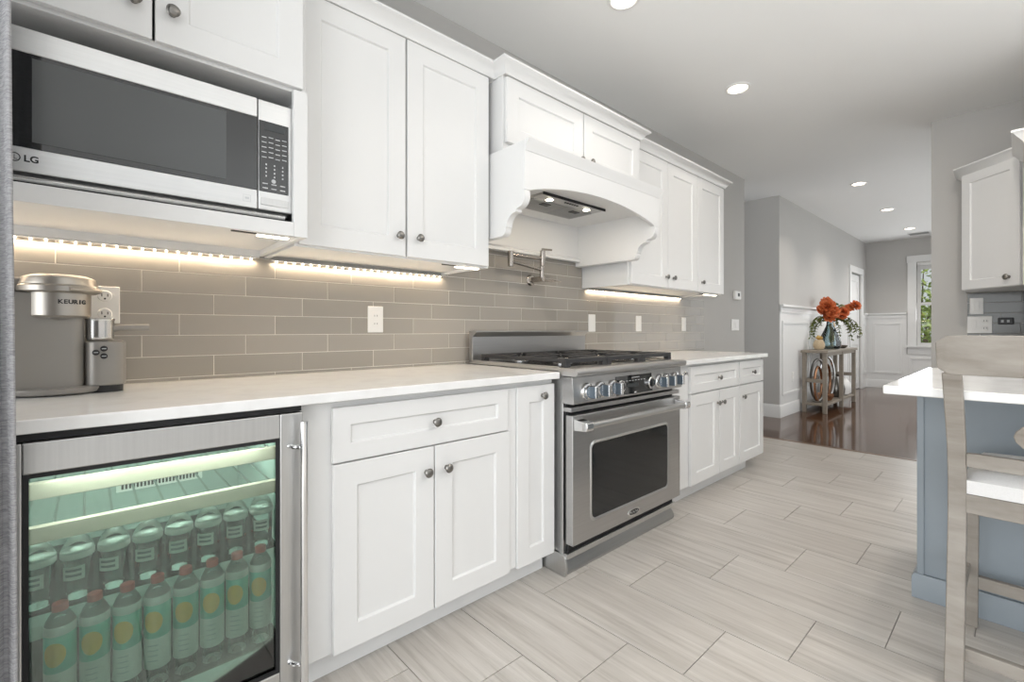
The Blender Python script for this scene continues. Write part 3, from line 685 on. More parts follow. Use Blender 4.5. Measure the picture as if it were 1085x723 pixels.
# ------------------------------------------------------------------ pot filler
pf = thing('pot_filler_faucet', 'brushed nickel folding pot filler on the tile above the range', 'faucet', (2.07, W - .011, 1.417))
bx, bz = 2.063, 1.415; yb = W - .011
MB().lathe([(.036, 0), (.036, .006), (.03, .012), (.02, .014)], (bx, yb, bz), NY, 28).build('rosette', NICKEL, pf)
vb = MB().cyl((bx, yb - .012, bz), (bx, 1.975, bz), .017).cyl((bx + .005, 1.985, bz), (bx + .09, 1.985, bz), .015).build('valve_body', NICKEL, pf)
MB().tube([(bx + .085, 1.985, bz), (bx + .15, 1.97, bz - .004)], [.007, .005], 10).build('valve_lever', NICKEL, vb)
MB().cyl((bx - .005, 1.985, bz), (bx - .005, 1.985, bz + .075), .013).build('swivel_post', NICKEL, pf)
j = (1.80, 1.985)
MB().tube([(bx - .005, 1.985, bz + .055), (j[0], j[1], 1.497)], .010, 12).build('lower_arm', NICKEL, pf)
MB().cyl((j[0], j[1], 1.468), (j[0], j[1], 1.556), .017).build('elbow_joint', NICKEL, pf)
MB().tube([(j[0], j[1], 1.536), (2.065, 1.985, 1.540)], .010, 12).build('upper_arm', NICKEL, pf)
MB().lathe([(.011, 0), (.013, .004), (.0165, .01), (.0165, .098), (.012, .102)], (2.065, 1.985, 1.488), (0, 0, 1), 20).build('spout', NICKEL, pf)
MB().tube([(2.06, 1.985, 1.597), (2.145, 1.985, 1.602)], .0065, 10).build('spout_lever', NICKEL, pf)

# ------------------------------------------------------------------ wine cooler
wc = thing('beverage_cooler', 'stainless undercounter beverage cooler with tinted glass door', 'cooler', (.15, 1.75, 0))
FX0, FX1, FY = -.165, .455, 1.385
b = MB().box(FX0, FX0 + .03, 1.45, 2.06, .06, .872).box(FX1 - .03, FX1, 1.45, 2.06, .06, .872).box(FX0 + .03, FX1 - .03, 1.45, 2.06, .06, .10).box(FX0 + .03, FX1 - .03, 1.45, 2.06, .835, .872).box(FX0 + .03, FX1 - .03, 2.03, 2.06, .10, .835)
b.build('cabinet_shell', FRIN, wc)
MB().box(FX0, FX1, 1.40, 1.45, .868, .8825).build('top_gap', RUBBER, wc)
MB().box(FX0, FX1, 1.46, 1.49, .001, .06).build('toe_grille', RUBBER, wc)
fd = MB().box(FX0, -.100, FY, 1.42, .095, .866).box(.394, FX1, FY, 1.42, .095, .866).box(-.100, .394, FY, 1.42, .800, .866).box(-.100, .394, FY, 1.42, .095, .150).build('door_frame', STEELV, wc, bevel=.003)
b = MB(); pframe(b, (0, 1.395, 0), XU, ZU, NY, -.1005, .3945, .1495, .8005, .010, .006); b.build('glass_gasket', RUBBER, fd)
MB().box(-.0995, .3935, 1.399, 1.402, .1505, .7995).build('door_glass', COOLG, fd)
hx, hy = .445, 1.345
hb = MB().cyl((hx, hy, .06), (hx, hy, .846), .011, n=20).build('handle', CHROME, fd)
for z in (.775, .17): MB().tube([(.418, FY, z), (.424, FY - .02, z), (.44, hy + .004, z)], .007, 10).build('handle_mount', CHROME, hb)
for zz in (.727, .630):
    sh = MB().box(-.128, .418, 1.456, 1.478, zz, zz + .036).build('shelf_front', RAILW, wc, bevel=.002)
    m_ = MB()
    for k in range(11): m_.cyl((-.11 + k * .052, 1.478, zz + .014), (-.11 + k * .052, 2.02, zz + .014), .003, n=6)
    m_.build('rack_wires', SILVER, sh)
MB().box(-.13, .42, 1.50, 2.02, .454, .460).build('glass_shelf', PANE, wc)
MB().box(-.13, .42, 1.47, 2.02, .188, .196).build('glass_shelf', PANE, wc)
vg = MB().box(.07, .31, 2.022, 2.0295, .56, .60).build('vent_grille', PLASTIC, wc)
k_ = MB()
for k in range(22): k_.box(.083 + k * .0099, .089 + k * .0099, 2.020, 2.0222, .568, .592)
k_.build('grille_slots', DPLASTIC, vg)
area('cooler_lamp', (0, -.10, .825), (0, .2, -1), .45, .06, 3.6, (1, .99, .96), wc)
area('cooler_front_fill', (0, 1.432 - 1.75, .798), (0, .10, -1), .44, .02, .75, (1, .98, .95), wc)  # added fill between glass and racks, brightens shelf fronts and labels
# bottles
LAB1 = mat('white label', (.75, .76, .74), .6); TEAL = mat('teal label band', (.22, .62, .50), .5); YEL = mat('yellow orange spot', (.90, .55, .12), .5)
CAPW = mat('white cap', (.8, .8, .8), .5); CAPR = mat('pink red cap', (.75, .16, .14), .5); WATER = CLEARB
def make_up(lab):
    t = thing('water_bottle', lab, 'bottle', (0, 0, 0), 'bottles on the upper cooler shelf')
    MB().lathe([(.026, 0), (.029, .004), (.0285, .02), (.030, .03), (.0285, .04), (.030, .045), (.030, .09), (.0315, .094), (.0315, .112), (.029, .118), (.022, .134), (.0125, .146), (.0115, .152)], (0, 0, 0), n=20).build('bottle_body', CLEARB, t)
    MB().lathe([(.0305, .095), (.0318, .097), (.0318, .109), (.0305, .111)], (0, 0, 0), n=20).build('shoulder_band', LAB1, t)
    m_ = MB(); vs = []
    for k in range(9):
        a = math.radians(-130 + k * 10); 
        for z in (.048, .080): vs.append((.0308 * math.cos(a), .0308 * math.sin(a), z))
    m_.add(vs, [(2 * k, 2 * k + 2, 2 * k + 3, 2 * k + 1) for k in range(8)]); lb = m_.build('label', LAB1, t)
    vs = []; m_ = MB()
    for r_ in range(2):
        vs = []
        for k in range(7):
            a = math.radians(-118 + k * 9.3)
            for z in (.056 + r_ * .012, .062 + r_ * .012): vs.append((.0312 * math.cos(a), .0312 * math.sin(a), z))
        m_.add(vs, [(2 * k, 2 * k + 2, 2 * k + 3, 2 * k + 1) for k in range(6)])
    m_.build('label_print', mat('grey print', (.2, .22, .24), .6), lb)
    MB().lathe([(.014, .150), (.014, .162), (.012, .164), (.0001, .164)], (0, 0, 0), n=16).build('cap', CAPW, t)
    return t
def make_low(lab):
    t = thing('juice_bottle', lab, 'bottle', (0, 0, 0), 'bottles on the lower cooler shelf')
    MB().lathe([(.024, 0), (.027, .005), (.0265, .02), (.0275, .03), (.0275, .225), (.025, .235), (.016, .252), (.012, .258), (.012, .264)], (0, 0, 0), n=20).build('bottle_body', CLEARB, t)
    l1 = MB().lathe([(.0280, .045), (.0282, .046), (.0282, .122), (.0280, .123)], (0, 0, 0), n=24).build('white_wrap', LAB1, t); l1['label'] = 'white lower half of the wrap label'
    l2 = MB().lathe([(.0280, .123), (.0282, .1235), (.0282, .205), (.0280, .206)], (0, 0, 0), n=24).build('teal_wrap', TEAL, t); l2['label'] = 'teal upper half of the wrap label'
    MB().lathe([(.0281, .206), (.0283, .2065), (.0283, .226), (.0281, .2265)], (0, 0, 0), n=24).build('top_band', LAB1, t)
    vs = []; n = 24; RG = (.02, .35, .7, 1)
    for q in RG:
        for k in range(n):
            a = 2 * math.pi * k / n; an = -math.pi / 2 - .35 + q * .021 * math.cos(a) / .0286; vs.append((.0287 * math.cos(an), .0287 * math.sin(an), .165 + q * .027 * math.sin(a)))
    MB().add(vs, [(r_ * n + k, r_ * n + (k + 1) % n, (r_ + 1) * n + (k + 1) % n, (r_ + 1) * n + k) for r_ in range(3) for k in range(n)]).build('fruit_spot', YEL, l2)
    k_ = MB()
    for r_ in range(4):
        vs = []
        for k in range(6):
            a = -math.pi / 2 - .75 + k * .16
            for z in (.065 + r_ * .013, .068 + r_ * .013): vs.append((.0287 * math.cos(a), .0287 * math.sin(a), z))
        k_.add(vs, [(2 * k, 2 * k + 2, 2 * k + 3, 2 * k + 1) for k in range(5)])
    k_.build('label_print', MARK, l1)
    MB().lathe([(.0145, .255), (.0145, .270), (.013, .272), (.0001, .272)], (0, 0, 0), n=16).build('cap', CAPR, t)
    return t
ORD = ['leftmost', 'second from left', 'third from left', 'fourth from left', 'fourth from right', 'third from right', 'second from right', 'rightmost']
pu = make_up('clear water bottle on the upper cooler shelf, leftmost of the row')
for i in range(8):
    o = pu if i == 0 else copy_tree(pu, (0, 0, 0))
    o.location = (-.085 + .0672 * i, 1.54, .4605); o['label'] = 'clear water bottle on the upper cooler shelf, %s of the row' % ORD[i]
    o.rotation_euler.z = -.35 + .12 * math.sin(i * 2.1)
pl = make_low('bottle with teal and white label on the lower cooler shelf, leftmost of the row')
for i in range(8):
    o = pl if i == 0 else copy_tree(pl, (0, 0, 0))
    o.location = (-.047 + .0602 * i, 1.505, .1965); o['label'] = 'teal and white labelled bottle on lower cooler shelf, %s of the row' % ORD[i]
    o.rotation_euler.z = .10 * math.sin(i * 1.7)

# ------------------------------------------------------------------ coffee maker
cm = thing('coffee_maker', 'grey single-serve coffee maker with milk frother on the left counter', 'coffee maker', (-.05, 1.9, .914))
KY = 1.90
def rbox(x0, x1, y0, y1, r_): return rrect(x0, x1, y0, y1, r_)
MB().prism(rbox(-.22, -.007, 1.846, 2.06, .03), lambda a, b_, t: (a, b_, t), .93, 1.205).build('tower', KGREY, cm, bevel=.004)
fr = MB().prism(rbox(-.006, .088, 1.84, 2.05, .035), lambda a, b_, t: (a, b_, t), .935, 1.066).build('frother_base', KGREY, cm, bevel=.004)
MB().prism(rbox(.0, .082, 1.846, 2.044, .032), lambda a, b_, t: (a, b_, t), .9145, .936).build('frother_foot', DPLASTIC, cm)
k_ = MB()
for x, z in ((.014, 1.034), (.032, 1.045), (.032, 1.023)):
    bt = MB().lathe([(.0085, 0), (.0085, .004), (.007, .005), (.0001, .005)], (x + .004, 1.8405, z), NY, 20).build('button', DPLASTIC, fr)
    MB().box(x - .001, x + .009, 1.8348, 1.8356, z - .001, z + .001).build('button_mark', MARK, bt)
hdp = [(.0001, 0), (.062, 0), (.068, .006), (.068, .070)]
MB().lathe(hdp, (-.060, 1.885, 1.136), (0, 0, 1), 40).build('brew_head', KSTEEL, cm)
MB().lathe([(.03, 0), (.045, .012), (.045, .02)], (-.060, 1.885, 1.121), (0, 0, 1), 24).build('spout', KGREY, cm)
ld = MB().lathe([(.080, 0), (.087, .004), (.087, .018), (.083, .023), (.083, .026), (.078, .044), (.060, .052), (.0001, .055)], (-.060, 1.885, 1.206), (0, 0, 1), 44).build('lid', KSTEEL, cm)
MB().box(-.22, -.06, 1.90, 2.06, 1.206, 1.25).build('lid_rear', KGREY, cm, bevel=.012)
MB().tube([(-.060 + .088 * math.cos(a), 1.885 + .088 * math.sin(a), 1.216) for a in [math.radians(-75 + 5 * k) for k in range(24)]], .006, 8).build('lid_handle', KSTEEL, ld)
MB().lathe([(.088, 0), (.105, .006), (.110, .016), (.110, .020), (.098, .023), (.0001, .021)], (-.065, 1.90, .9145), (0, 0, 1), 44, sx=1.0, sy=.85).build('drip_tray', KGREY, cm)
fc = MB().lathe([(.028, 0), (.031, .003), (.033, .012), (.033, .060), (.035, .066), (.034, .068), (.031, .062), (.0001, .05)], (.028, 1.885, 1.067), (0, 0, 1), 32).build('frother_cup', SILVER, cm)
MB().tube([(.058, 1.885, 1.104), (.075, 1.885, 1.107), (.146, 1.880, 1.109)], [.011, .010, .0105], 12).build('cup_handle', KGREY, fc)
ltr = 'KEURIG'; cu_r = .0686
for i, ch in enumerate(ltr):
    a = math.radians(-79 + i * 9.2 - 8)
    p = (-.060 + cu_r * math.cos(a), 1.885 + cu_r * math.sin(a), 1.180)
    M = Matrix.Translation(p) @ Matrix.Rotation(a + math.pi / 2, 4, 'Z') @ Matrix.Rotation(math.pi / 2, 4, 'X')
    if i == 0: parts = []
    parts.append((ch, M))
me_all = MB()
cu_objs = []
for ch, M in parts:
    o = text('brand_lettering', ch, .0165, DPLASTIC, cm, M, .0006); cu_objs.append(o)
import bmesh
bm = bmesh.new()
for o in cu_objs: bm.from_mesh(o.data)
me = bpy.data.meshes.new('brand_lettering'); bm.to_mesh(me); bm.free(); me.materials.append(DPLASTIC)
keep = cu_objs[0]; keep.data = me
for o in cu_objs[1:]: bpy.data.objects.remove(o)

# ------------------------------------------------------------------ curtain
n = 90; vs = []; fs = []; rows = 24
for j in range(rows + 1):
    z = .01 + (CZ - .014) * j / rows; fl = .011 * (1 - j / rows)
    for k in range(n + 1):
        t = k / n; x = -.108 - .78 * t + fl; y = 1.235 + .035 * math.sin(t * 40 + .8 * math.sin(j * .3)) * (1 - .3 * j / rows) + .015 * math.sin(t * 91)
        vs.append((x, y, z))
fs = [(j * (n + 1) + k, j * (n + 1) + k + 1, (j + 1) * (n + 1) + k + 1, (j + 1) * (n + 1) + k) for j in range(rows) for k in range(n)]
cu = MB().add(vs, fs).build('curtain', CURT, None, (-.5, 1.235, 0))
sm = cu.modifiers.new('thickness', 'SOLIDIFY'); sm.thickness = .006; sm.offset = 0
tag(cu, 'grey woven curtain hanging at the far left edge of the view', 'curtain')

# ------------------------------------------------------------------ island
isl = thing('kitchen_island', 'blue grey kitchen island base with baseboard under the white top', 'island', (2.9, -.3, 0))
IX0, IX1, IY0, IY1 = 2.53, 3.06, -1.5, .292
MB().box(IX0, IX1, IY0, IY1, .10, .884).build('body', ISLAND, isl, bevel=.002)
MB().sweep([(IX1, IY1), (IX0, IY1), (IX0, IY0)][::-1], [(0, .001), (-.016, .001), (-.016, .085), (-.008, .099), (0, .099)]).build('baseboard', ISLAND, isl)
MB().box(IX0 - .008, IX0, IY1 - .022, IY1, .10, .883).build('corner_strip', ISLAND, isl, bevel=.002)
MB().box(IX0 + .02, IX1 - .02, IY0 + .02, IY1 - .02, .001, .10).build('plinth', ISLAND, isl)
tag(MB().box(1.985, 3.10, -1.55, .318, .885, .914).build('countertop', QUARTZ, None, (2.5, -.6, .914), bevel=.005), 'white quartz island top overhanging the stool seat', 'countertop')

# ------------------------------------------------------------------ stool
st = thing('counter_stool', 'weathered grey wooden counter stool with white cushion at the island', 'stool', (2.2, -.09, 0))
SY = -.09; HWID = .23
def post(sg):
    yo = SY + sg * HWID; t_ = .022
    zs = [(0, 1.925), (.30, 2.005), (.50, 2.045), (.62, 2.05), (.74, 2.02), (.88, 1.935), (.974, 1.874)]
    m_ = MB(); vs = []
    for z, x in zs:
        wd_ = .019 + .004 * (1 - abs(z - .5))
        vs += [(x, yo - t_, z), (x + .038, yo - t_, z), (x + .038, yo + t_, z), (x, yo + t_, z)]
    fs = [(3, 2, 1, 0), tuple(len(vs) - 4 + i for i in range(4))] + [(4 * a + i, 4 * a + (i + 1) % 4, 4 * a + 4 + (i + 1) % 4, 4 * a + 4 + i) for a in range(len(zs) - 1) for i in range(4)]
    m_.add(vs, fs).build('rear_post', STOOLW, st, bevel=.004)
for sg in (1, -1): post(sg)
for sg in (1, -1):
    yo = SY + sg * (HWID - .012)
    MB().add([(2.42, yo - .018, 0), (2.458, yo - .018, 0), (2.458, yo + .018, 0), (2.42, yo + .018, 0), (2.415, yo - .022, .575), (2.46, yo - .022, .575), (2.46, yo + .022, .575), (2.415, yo + .022, .575)], [(3, 2, 1, 0), (4, 5, 6, 7), (0, 1, 5, 4), (1, 2, 6, 5), (2, 3, 7, 6), (3, 0, 4, 7)]).build('front_leg', STOOLW, st, bevel=.003)
# curved top rail
def crail(z0, z1, xf, yh, th, bow, rz=.0, n=20, name='top_rail', rr=.02, slope=0):
    vs = []; nr = 0
    prof = rrect(-.5, .5, z0, z1, rr) if False else None
    m_ = MB(); rings = []
    for k in range(n + 1):
        t = -1 + 2 * k / n; y = SY + yh * t; xb = xf + bow * (1 - t * t)
        e = 0
        d = (1 - abs(t)) * yh
        if d < rr: e = rr - math.sqrt(max(0, rr * rr - (rr - d) ** 2))
        dx = slope * (z1 - z0)
        rings.append([(xb, y, z0 + e), (xb + th, y, z0 + e), (xb + th + dx, y, z1 - e), (xb + dx, y, z1 - e)])
    vs = [p for r_ in rings for p in r_]
    fs = [(0, 1, 2, 3), tuple(4 * n + i for i in (3, 2, 1, 0))] + [(4 * k + i, 4 * k + (i + 1) % 4, 4 * k + 4 + (i + 1) % 4, 4 * k + 4 + i) for k in range(n) for i in range(4)]
    return m_.add(vs, fs).build(name, STOOLW, st, bevel=.003)
crail(.970, 1.085, 1.868, .262, .024, -.012, slope=-.25)
crail(.672, .716, 2.03, HWID - .022, .022, -.006, name='lower_rail', rr=.001)
spl = [(.035, .70)] + [(.035 + .072 * math.sin(math.pi * k / 8) ** .8, .725 + .13 * k / 8) for k in range(0, 9)] + [(.030, .92), (.035, .99)]
sp = [(-a, b_) for a, b_ in spl] + [(a, b_) for a, b_ in spl[::-1]]; ns = len(sp)
def bx_(z): return 2.03 - (z - .70) * .55
MB().add([(bx_(z) + t_, SY + y, z) for t_ in (0, .014) for y, z in sp], [tuple(range(ns - 1, -1, -1)), tuple(range(ns, 2 * ns))] + [(i, (i + 1) % ns, ns + (i + 1) % ns, ns + i) for i in range(ns)]).build('splat', STOOLW, st, bevel=.003)
MB().box(2.05, 2.075, SY - HWID + .02, SY + HWID - .02, .522, .582).build('seat_apron', STOOLW, st, bevel=.003)
for sg in (1, -1): MB().box(2.085, 2.42, SY + sg * (HWID - .005) - .011, SY + sg * (HWID - .005) + .011, .522, .582).build('seat_apron', STOOLW, st, bevel=.003)
MB().box(2.42, 2.445, SY - HWID + .034, SY + HWID - .034, .522, .582).build('seat_apron', STOOLW, st, bevel=.003)
cs = MB(); nx, ny = 14, 14; vs = []
for i in range(nx + 1):
    for k in range(ny + 1):
        u = -1 + 2 * i / nx; v = -1 + 2 * k / ny
        h = .655 + .012 * (1 - u * u) * (1 - v * v) - .03 * max(abs(u) ** 10, abs(v) ** 10)
        vs.append((2.262 + .208 * u, SY + (HWID - .015) * v * (1 if abs(u) < .9 else .985), h))
nb = len(vs); vs += [(x, y, .583) for x, y, z in vs]
fs = [(i * (ny + 1) + k, (i + 1) * (ny + 1) + k, (i + 1) * (ny + 1) + k + 1, i * (ny + 1) + k + 1) for i in range(nx) for k in range(ny)]
fs += [tuple(nb + q for q in f[::-1]) for f in list(fs)]
per = [i * (ny + 1) for i in range(nx + 1)] + [nx * (ny + 1) + k for k in range(1, ny + 1)] + [i * (ny + 1) + ny for i in range(nx - 1, -1, -1)] + [k for k in range(ny - 1, 0, -1)]
fs += [(per[i], per[(i + 1) % len(per)], nb + per[(i + 1) % len(per)], nb + per[i]) for i in range(len(per))]
cs.add(vs, fs).build('seat_cushion', LINEN, st)
MB().box(1.985, 2.01, SY - HWID + .02, SY + HWID - .02, .085, .125).build('rear_stretcher', STOOLW, st, bevel=.003)
MB().box(2.425, 2.45, SY - HWID + .03, SY + HWID - .03, .145, .19).build('front_stretcher', STOOLW, st, bevel=.003)
for sg in (1, -1): MB().box(1.99, 2.425, SY + sg * HWID - .010, SY + sg * HWID + .010, .20, .235).build('side_stretcher', STOOLW, st, bevel=.003)

# ------------------------------------------------------------------ far right cupboards
cc = thing('corner_cabinet', 'white diagonal corner wall cabinet with one door on the far right', 'cabinet', (4.8, 0, 1.39))
A, B_ = Vector((4.79, .292, 0)), Vector((4.485, -.008, 0))
poly = [(5.055, .292), (4.79, .292), (4.485, -.008), (4.485, -.315), (5.055, -.315)]
MB().prism(poly, lambda a, b_, t: (a, b_, t), 1.392, 2.24).build('body', WHITE, cc, bevel=.002)
U = (B_ - A).normalized(); N_ = Vector((U.y, -U.x, 0)); 
if N_.x > 0: N_ = -N_
L = (B_ - A).length
d = MB().shaker(A + N_ * .02, U, ZU, N_, .006, L - .006, 1.396, 2.234, .02, .065).build('door', WHITE, cc, bevel=.0025)
knob(A + N_ * .02 + U * (L - .075) + Vector((0, 0, 1.455)), d, N_, 1.2)
MB().sweep([(5.055, .292), (4.79, .292), (4.485, -.008), (4.485, -.315)][::-1], [(-o, z) for o, z in CROWN(2.236, 2.296, .055)]).build('crown', WHITE, cc)
tc_ = thing('pantry_cabinet', 'tall white cabinet panel with crown at the right edge of the view', 'cabinet', (4.2, -.16, 0))
MB().box(3.95, 4.44, -.315, -.012, .001, 2.175).build('body', WHITE, tc_, bevel=.002)
d = MB().shaker((0, -.012, 0), XU, ZU, (0, 1, 0), 3.956, 4.434, .11, 2.165, .001, .075, .0005).build('door', WHITE, tc_)
MB().sweep([(4.44, -.012), (3.95, -.012), (3.95, -.315)][::-1], [(-o, z) for o, z in CROWN(2.172, 2.24, .055)]).build('crown', WHITE, tc_)
bc = thing('base_cabinet', 'white base cabinet against the pier wall behind the island', 'cabinet', (4.75, 0, 0))
MB().box(4.45, 5.045, -.315, .285, .10, .884).build('body', WHITE, bc, bevel=.002)
MB().box(4.50, 5.04, -.31, .28, .001, .10).build('toe_kick', WHITE, bc)
d = MB().shaker((4.43, 0, 0), (0, 1, 0), ZU, (-1, 0, 0), -.005, .28, .12, .87, .019, .06).build('door', WHITE, bc, bevel=.002); knob((4.43, .24, .78), d, (-1, 0, 0))
tag(MB().box(4.445, 5.045, -.315, .295, .885, .914).build('countertop', QUARTZ, None, (4.75, 0, .914), bevel=.004), 'white quartz counter below the corner cabinet', 'countertop')
b2 = thing('backsplash', 'grey glass tile patch below the diagonal corner cabinet', 'backsplash', (5.05, 0, 1.15)); b2['kind'] = 'structure'
MB().box(5.054, 5.0598, -.315, .288, .9145, 1.391).build('grout', GROUT, b2)
t_ = MB(); TILE2 = mat('grey glass tile', (.17, .175, .17), .12, spec=.35)
for i in range(6):
    z0, z1 = .918 + .0785 * i, .9945 + .0785 * i
    off = .118 + .1 * i
    for k in range(-6, 4):
        ya, yb2 = max(off + .31 * k + .001, -.314), min(off + .31 * (k + 1) - .001, .287)
        if yb2 - ya > .008: t_.box(5.047, 5.0545, ya, yb2, z0, min(z1, 1.3905))
t_.build('tiles', TILE2, b2, bevel=.0012)
NX = (-1, 0, 0); px_ = 5.047
def plate_x(name, lab, yc, zc, wd, ht, kind, cat):
    t = thing(name, lab, cat, (px_, yc, zc))
    MB().box(px_ - .007, px_, yc - wd / 2, yc + wd / 2, zc - ht / 2, zc + ht / 2).build('cover_plate', PLASTIC, t, bevel=.003)
    if kind == 'switch':
        MB().box(px_ - .011, px_ - .006, yc - .016, yc + .016, zc - .033, zc + .033).build('rocker', PLASTIC, t, bevel=.002)
    else:
        MB().box(px_ - .010, px_ - .006, yc + .018, yc + .044, zc - .033, zc + .033).build('rocker', PLASTIC, t, bevel=.002)
        for dz in (-.028, .028):
            s_ = MB().lathe([(.018, 0), (.018, .003), (.016, .004)], (px_ - .007, yc - .031, zc + dz), NX, 20).build('socket', PLASTIC, t)
            for ys in (-.039, -.026): MB().box(px_ - .0118, px_ - .011, yc + ys, yc + ys + .003, zc + dz - .004, zc + dz + .008).build('slot', DPLASTIC, s_)
plate_x('light_switch', 'single white switch plate under the corner cabinet', .236, 1.285, .074, .125, 'switch', 'switch')
plate_x('wall_outlet', 'double white plate with switch and outlet below the single switch', .22, 1.141, .136, .13, 'double', 'outlet')
sr = thing('socket_strip', 'small black socket strip on the tile under the corner cabinet', 'socket', (px_, .08, 1.17))
MB().box(px_ - .02, px_, .04, .122, 1.143, 1.193).build('housing', DPLASTIC, sr, bevel=.006)
k_ = MB()
for y in (.062, .092): k_.box(px_ - .021, px_ - .0195, y, y + .014, 1.158, 1.176)
k_.build('ports', MARK, sr)

# ------------------------------------------------------------------ ceiling lights
def can(x, y, lab, pw, spread=120):
    t = thing('ceiling_light', lab, 'light', (x, y, CZ), 'recessed ceiling lights')
    MB().lathe([(.062, -.001), (.085, -.001), (.083, .006), (.066, .010), (.061, .004)], (x, y, CZ), (0, 0, -1), 40).build('trim_ring', PLASTIC, t)
    MB().lathe([(.0001, .0015), (.063, .0015), (.061, .004), (.0001, .0045)], (x, y, CZ), (0, 0, -1), 32).build('lens', BULB, t)
    area('downlight', (0, 0, -.014), (0, 0, -1), .11, .11, pw, (1, .91, .82), t, spread)
CS = (CZ - 1.1) / 1.675
for (x, y), lab, pw in (((2.0, 1.355), 'recessed ceiling light cut by the top edge of the photo', 1.5), ((3.32, 1.325), 'recessed ceiling light above the right kitchen cupboards', 1.0),
                        ((6.50, 1.255), 'nearest recessed ceiling light of the three in the hallway', 7), ((8.19, 1.26), 'middle recessed ceiling light of the three in the hallway', 7), ((9.98, 1.245), 'farthest recessed ceiling light of the three, beside the vent', 7)):
    can(x * CS, y * CS, lab, pw)
for x, y, p_ in ((3.2, .10, 13), (2.0, -.15, 8), (2.0, -1.3, 7)):  # extra unseen ceiling lights, added to brighten the far side of the kitchen
    can(x, y, 'added recessed ceiling light over the island, out of view', p_, 178)
cv = thing('ceiling_vent', 'small grey vent grille in the hall ceiling near the window', 'vent', (10.7, 1.2, CZ))
MB().box(10.58, 10.82, 1.06, 1.36, CZ - .006, CZ - .0005).build('frame', TRIM, cv, bevel=.002)
k_ = MB()
for k in range(9): k_.box(10.60 + k * .023, 10.612 + k * .023, 1.08, 1.34, CZ - .010, CZ - .006)
k_.build('slats', STEELD, cv)

# ------------------------------------------------------------------ console table and what stands on it
tb = thing('console_table', 'grey brown console table with open lower shelf along the hall wall', 'table', (7.92, 1.86, 0))
TX0, TX1, TY0, TY1, TT = 7.13, 8.72, 1.72, 2.005, .832
MB().box(TX0 - .02, TX1 + .02, TY0 - .018, TY1 + .01, TT - .035, TT).build('tabletop', TABLEW, tb, bevel=.004)
for x in (TX0, 7.95, TX1 - .048):
    for y in (TY0, TY1 - .048): MB().box(x, x + .048, y, y + .048, .0005, TT - .035).build('leg', TABLEW, tb, bevel=.003)
MB().box(TX0 + .01, TX1 - .01, TY0 + .01, TY1 - .01, .095, .122).build('lower_shelf', TABLEW, tb, bevel=.003)
for x in (TX0 + .008, TX1 - .042): MB().box(x, x + .03, TY0 + .048, TY1 - .048, .40, .45).build('end_rail', TABLEW, tb, bevel=.003)
for y in (TY0 + .008, ): 
    for xa, xb in ((TX0 + .048, 7.95), (7.998, TX1 - .048)): MB().box(xa, xb, TY1 - .04, TY1 - .012, .40, .45).build('long_rail', TABLEW, tb, bevel=.003)
MB().box(TX0 + .048, TX1 - .048, TY0 + .008, TY0 + .03, TT - .075, TT - .035).build('top_apron', TABLEW, tb)
pn = thing('pineapple_figure', 'small cream pineapple figure on the near end of the console table', 'ornament', (7.42, 1.88, TT))
PS = .84
c = (7.42, 1.88, TT)
bd_ = MB().lathe([(a * PS, b_ * .96) for a, b_ in [(.045, .0005), (.062, .02), (.072, .055), (.070, .095), (.055, .125), (.03, .14), (.0001, .142)]], c, n=24); bd_.build('body', PINE, pn)
k_ = MB()
for r_ in range(7):
    for q in range(12):
        a = (q + .5 * (r_ % 2)) * math.pi / 6; z = .018 + r_ * .018; rr_ = [.06, .068, .072, .072, .068, .06, .048][r_] * PS
        k_.ell((c[0] + rr_ * math.cos(a), c[1] + rr_ * math.sin(a), c[2] + z), .012, .012, .010, 6, 4)
k_.build('scales', PINE, pn)
k_ = MB()
for q in range(14):
    a = q * 2.4; r_ = .012 + .022 * (q % 3) / 2; p0 = Vector((c[0], c[1], c[2] + .138)); p1 = Vector((c[0] + r_ * 1.3 * math.cos(a), c[1] + r_ * 1.3 * math.sin(a), c[2] + .20 - .012 * (q % 3)))
    k_.tube([p0, (p0 + p1) / 2 + Vector((r_ * .4 * math.cos(a), r_ * .4 * math.sin(a), 0)), p1], [.010, .011, .001], 6)
k_.build('crown_leaves', GOLDM, pn)
VC = (7.80, 1.84, TT)
va = thing('vase', 'blue grey ribbed glass vase holding the flowers on the console table', 'vase', VC)
VP = [(.085, .001), (.115, .012), (.128, .05), (.128, .10), (.105, .19), (.070, .27), (.046, .33), (.040, .37), (.044, .40), (.039, .399), (.036, .37), (.041, .33), (.065, .27), (.099, .19), (.121, .10), (.120, .05), (.08, .012), (.0001, .010)]
m_ = MB(); nv = 40; vs = []
for r_, h in VP:
    for i in range(nv):
        a = 2 * math.pi * i / nv; rr_ = r_ * (1 + (.035 if i % 4 < 2 else -.02)); vs.append((VC[0] + rr_ * math.cos(a), VC[1] + rr_ * math.sin(a), VC[2] + h))
fs = [(k * nv + i, k * nv + (i + 1) % nv, (k + 1) * nv + (i + 1) % nv, (k + 1) * nv + i) for k in range(len(VP) - 1) for i in range(nv)] + [tuple(range(nv - 1, -1, -1))]
m_.add(vs, fs).build('body', VASEG, va)
fl = thing('flower_arrangement', 'rust orange blossoms and drooping olive leaves in the glass vase', 'flowers', (VC[0], VC[1], VC[2] + .05))
rnd = random.Random(4); base = Vector((VC[0], VC[1], VC[2] + .39))
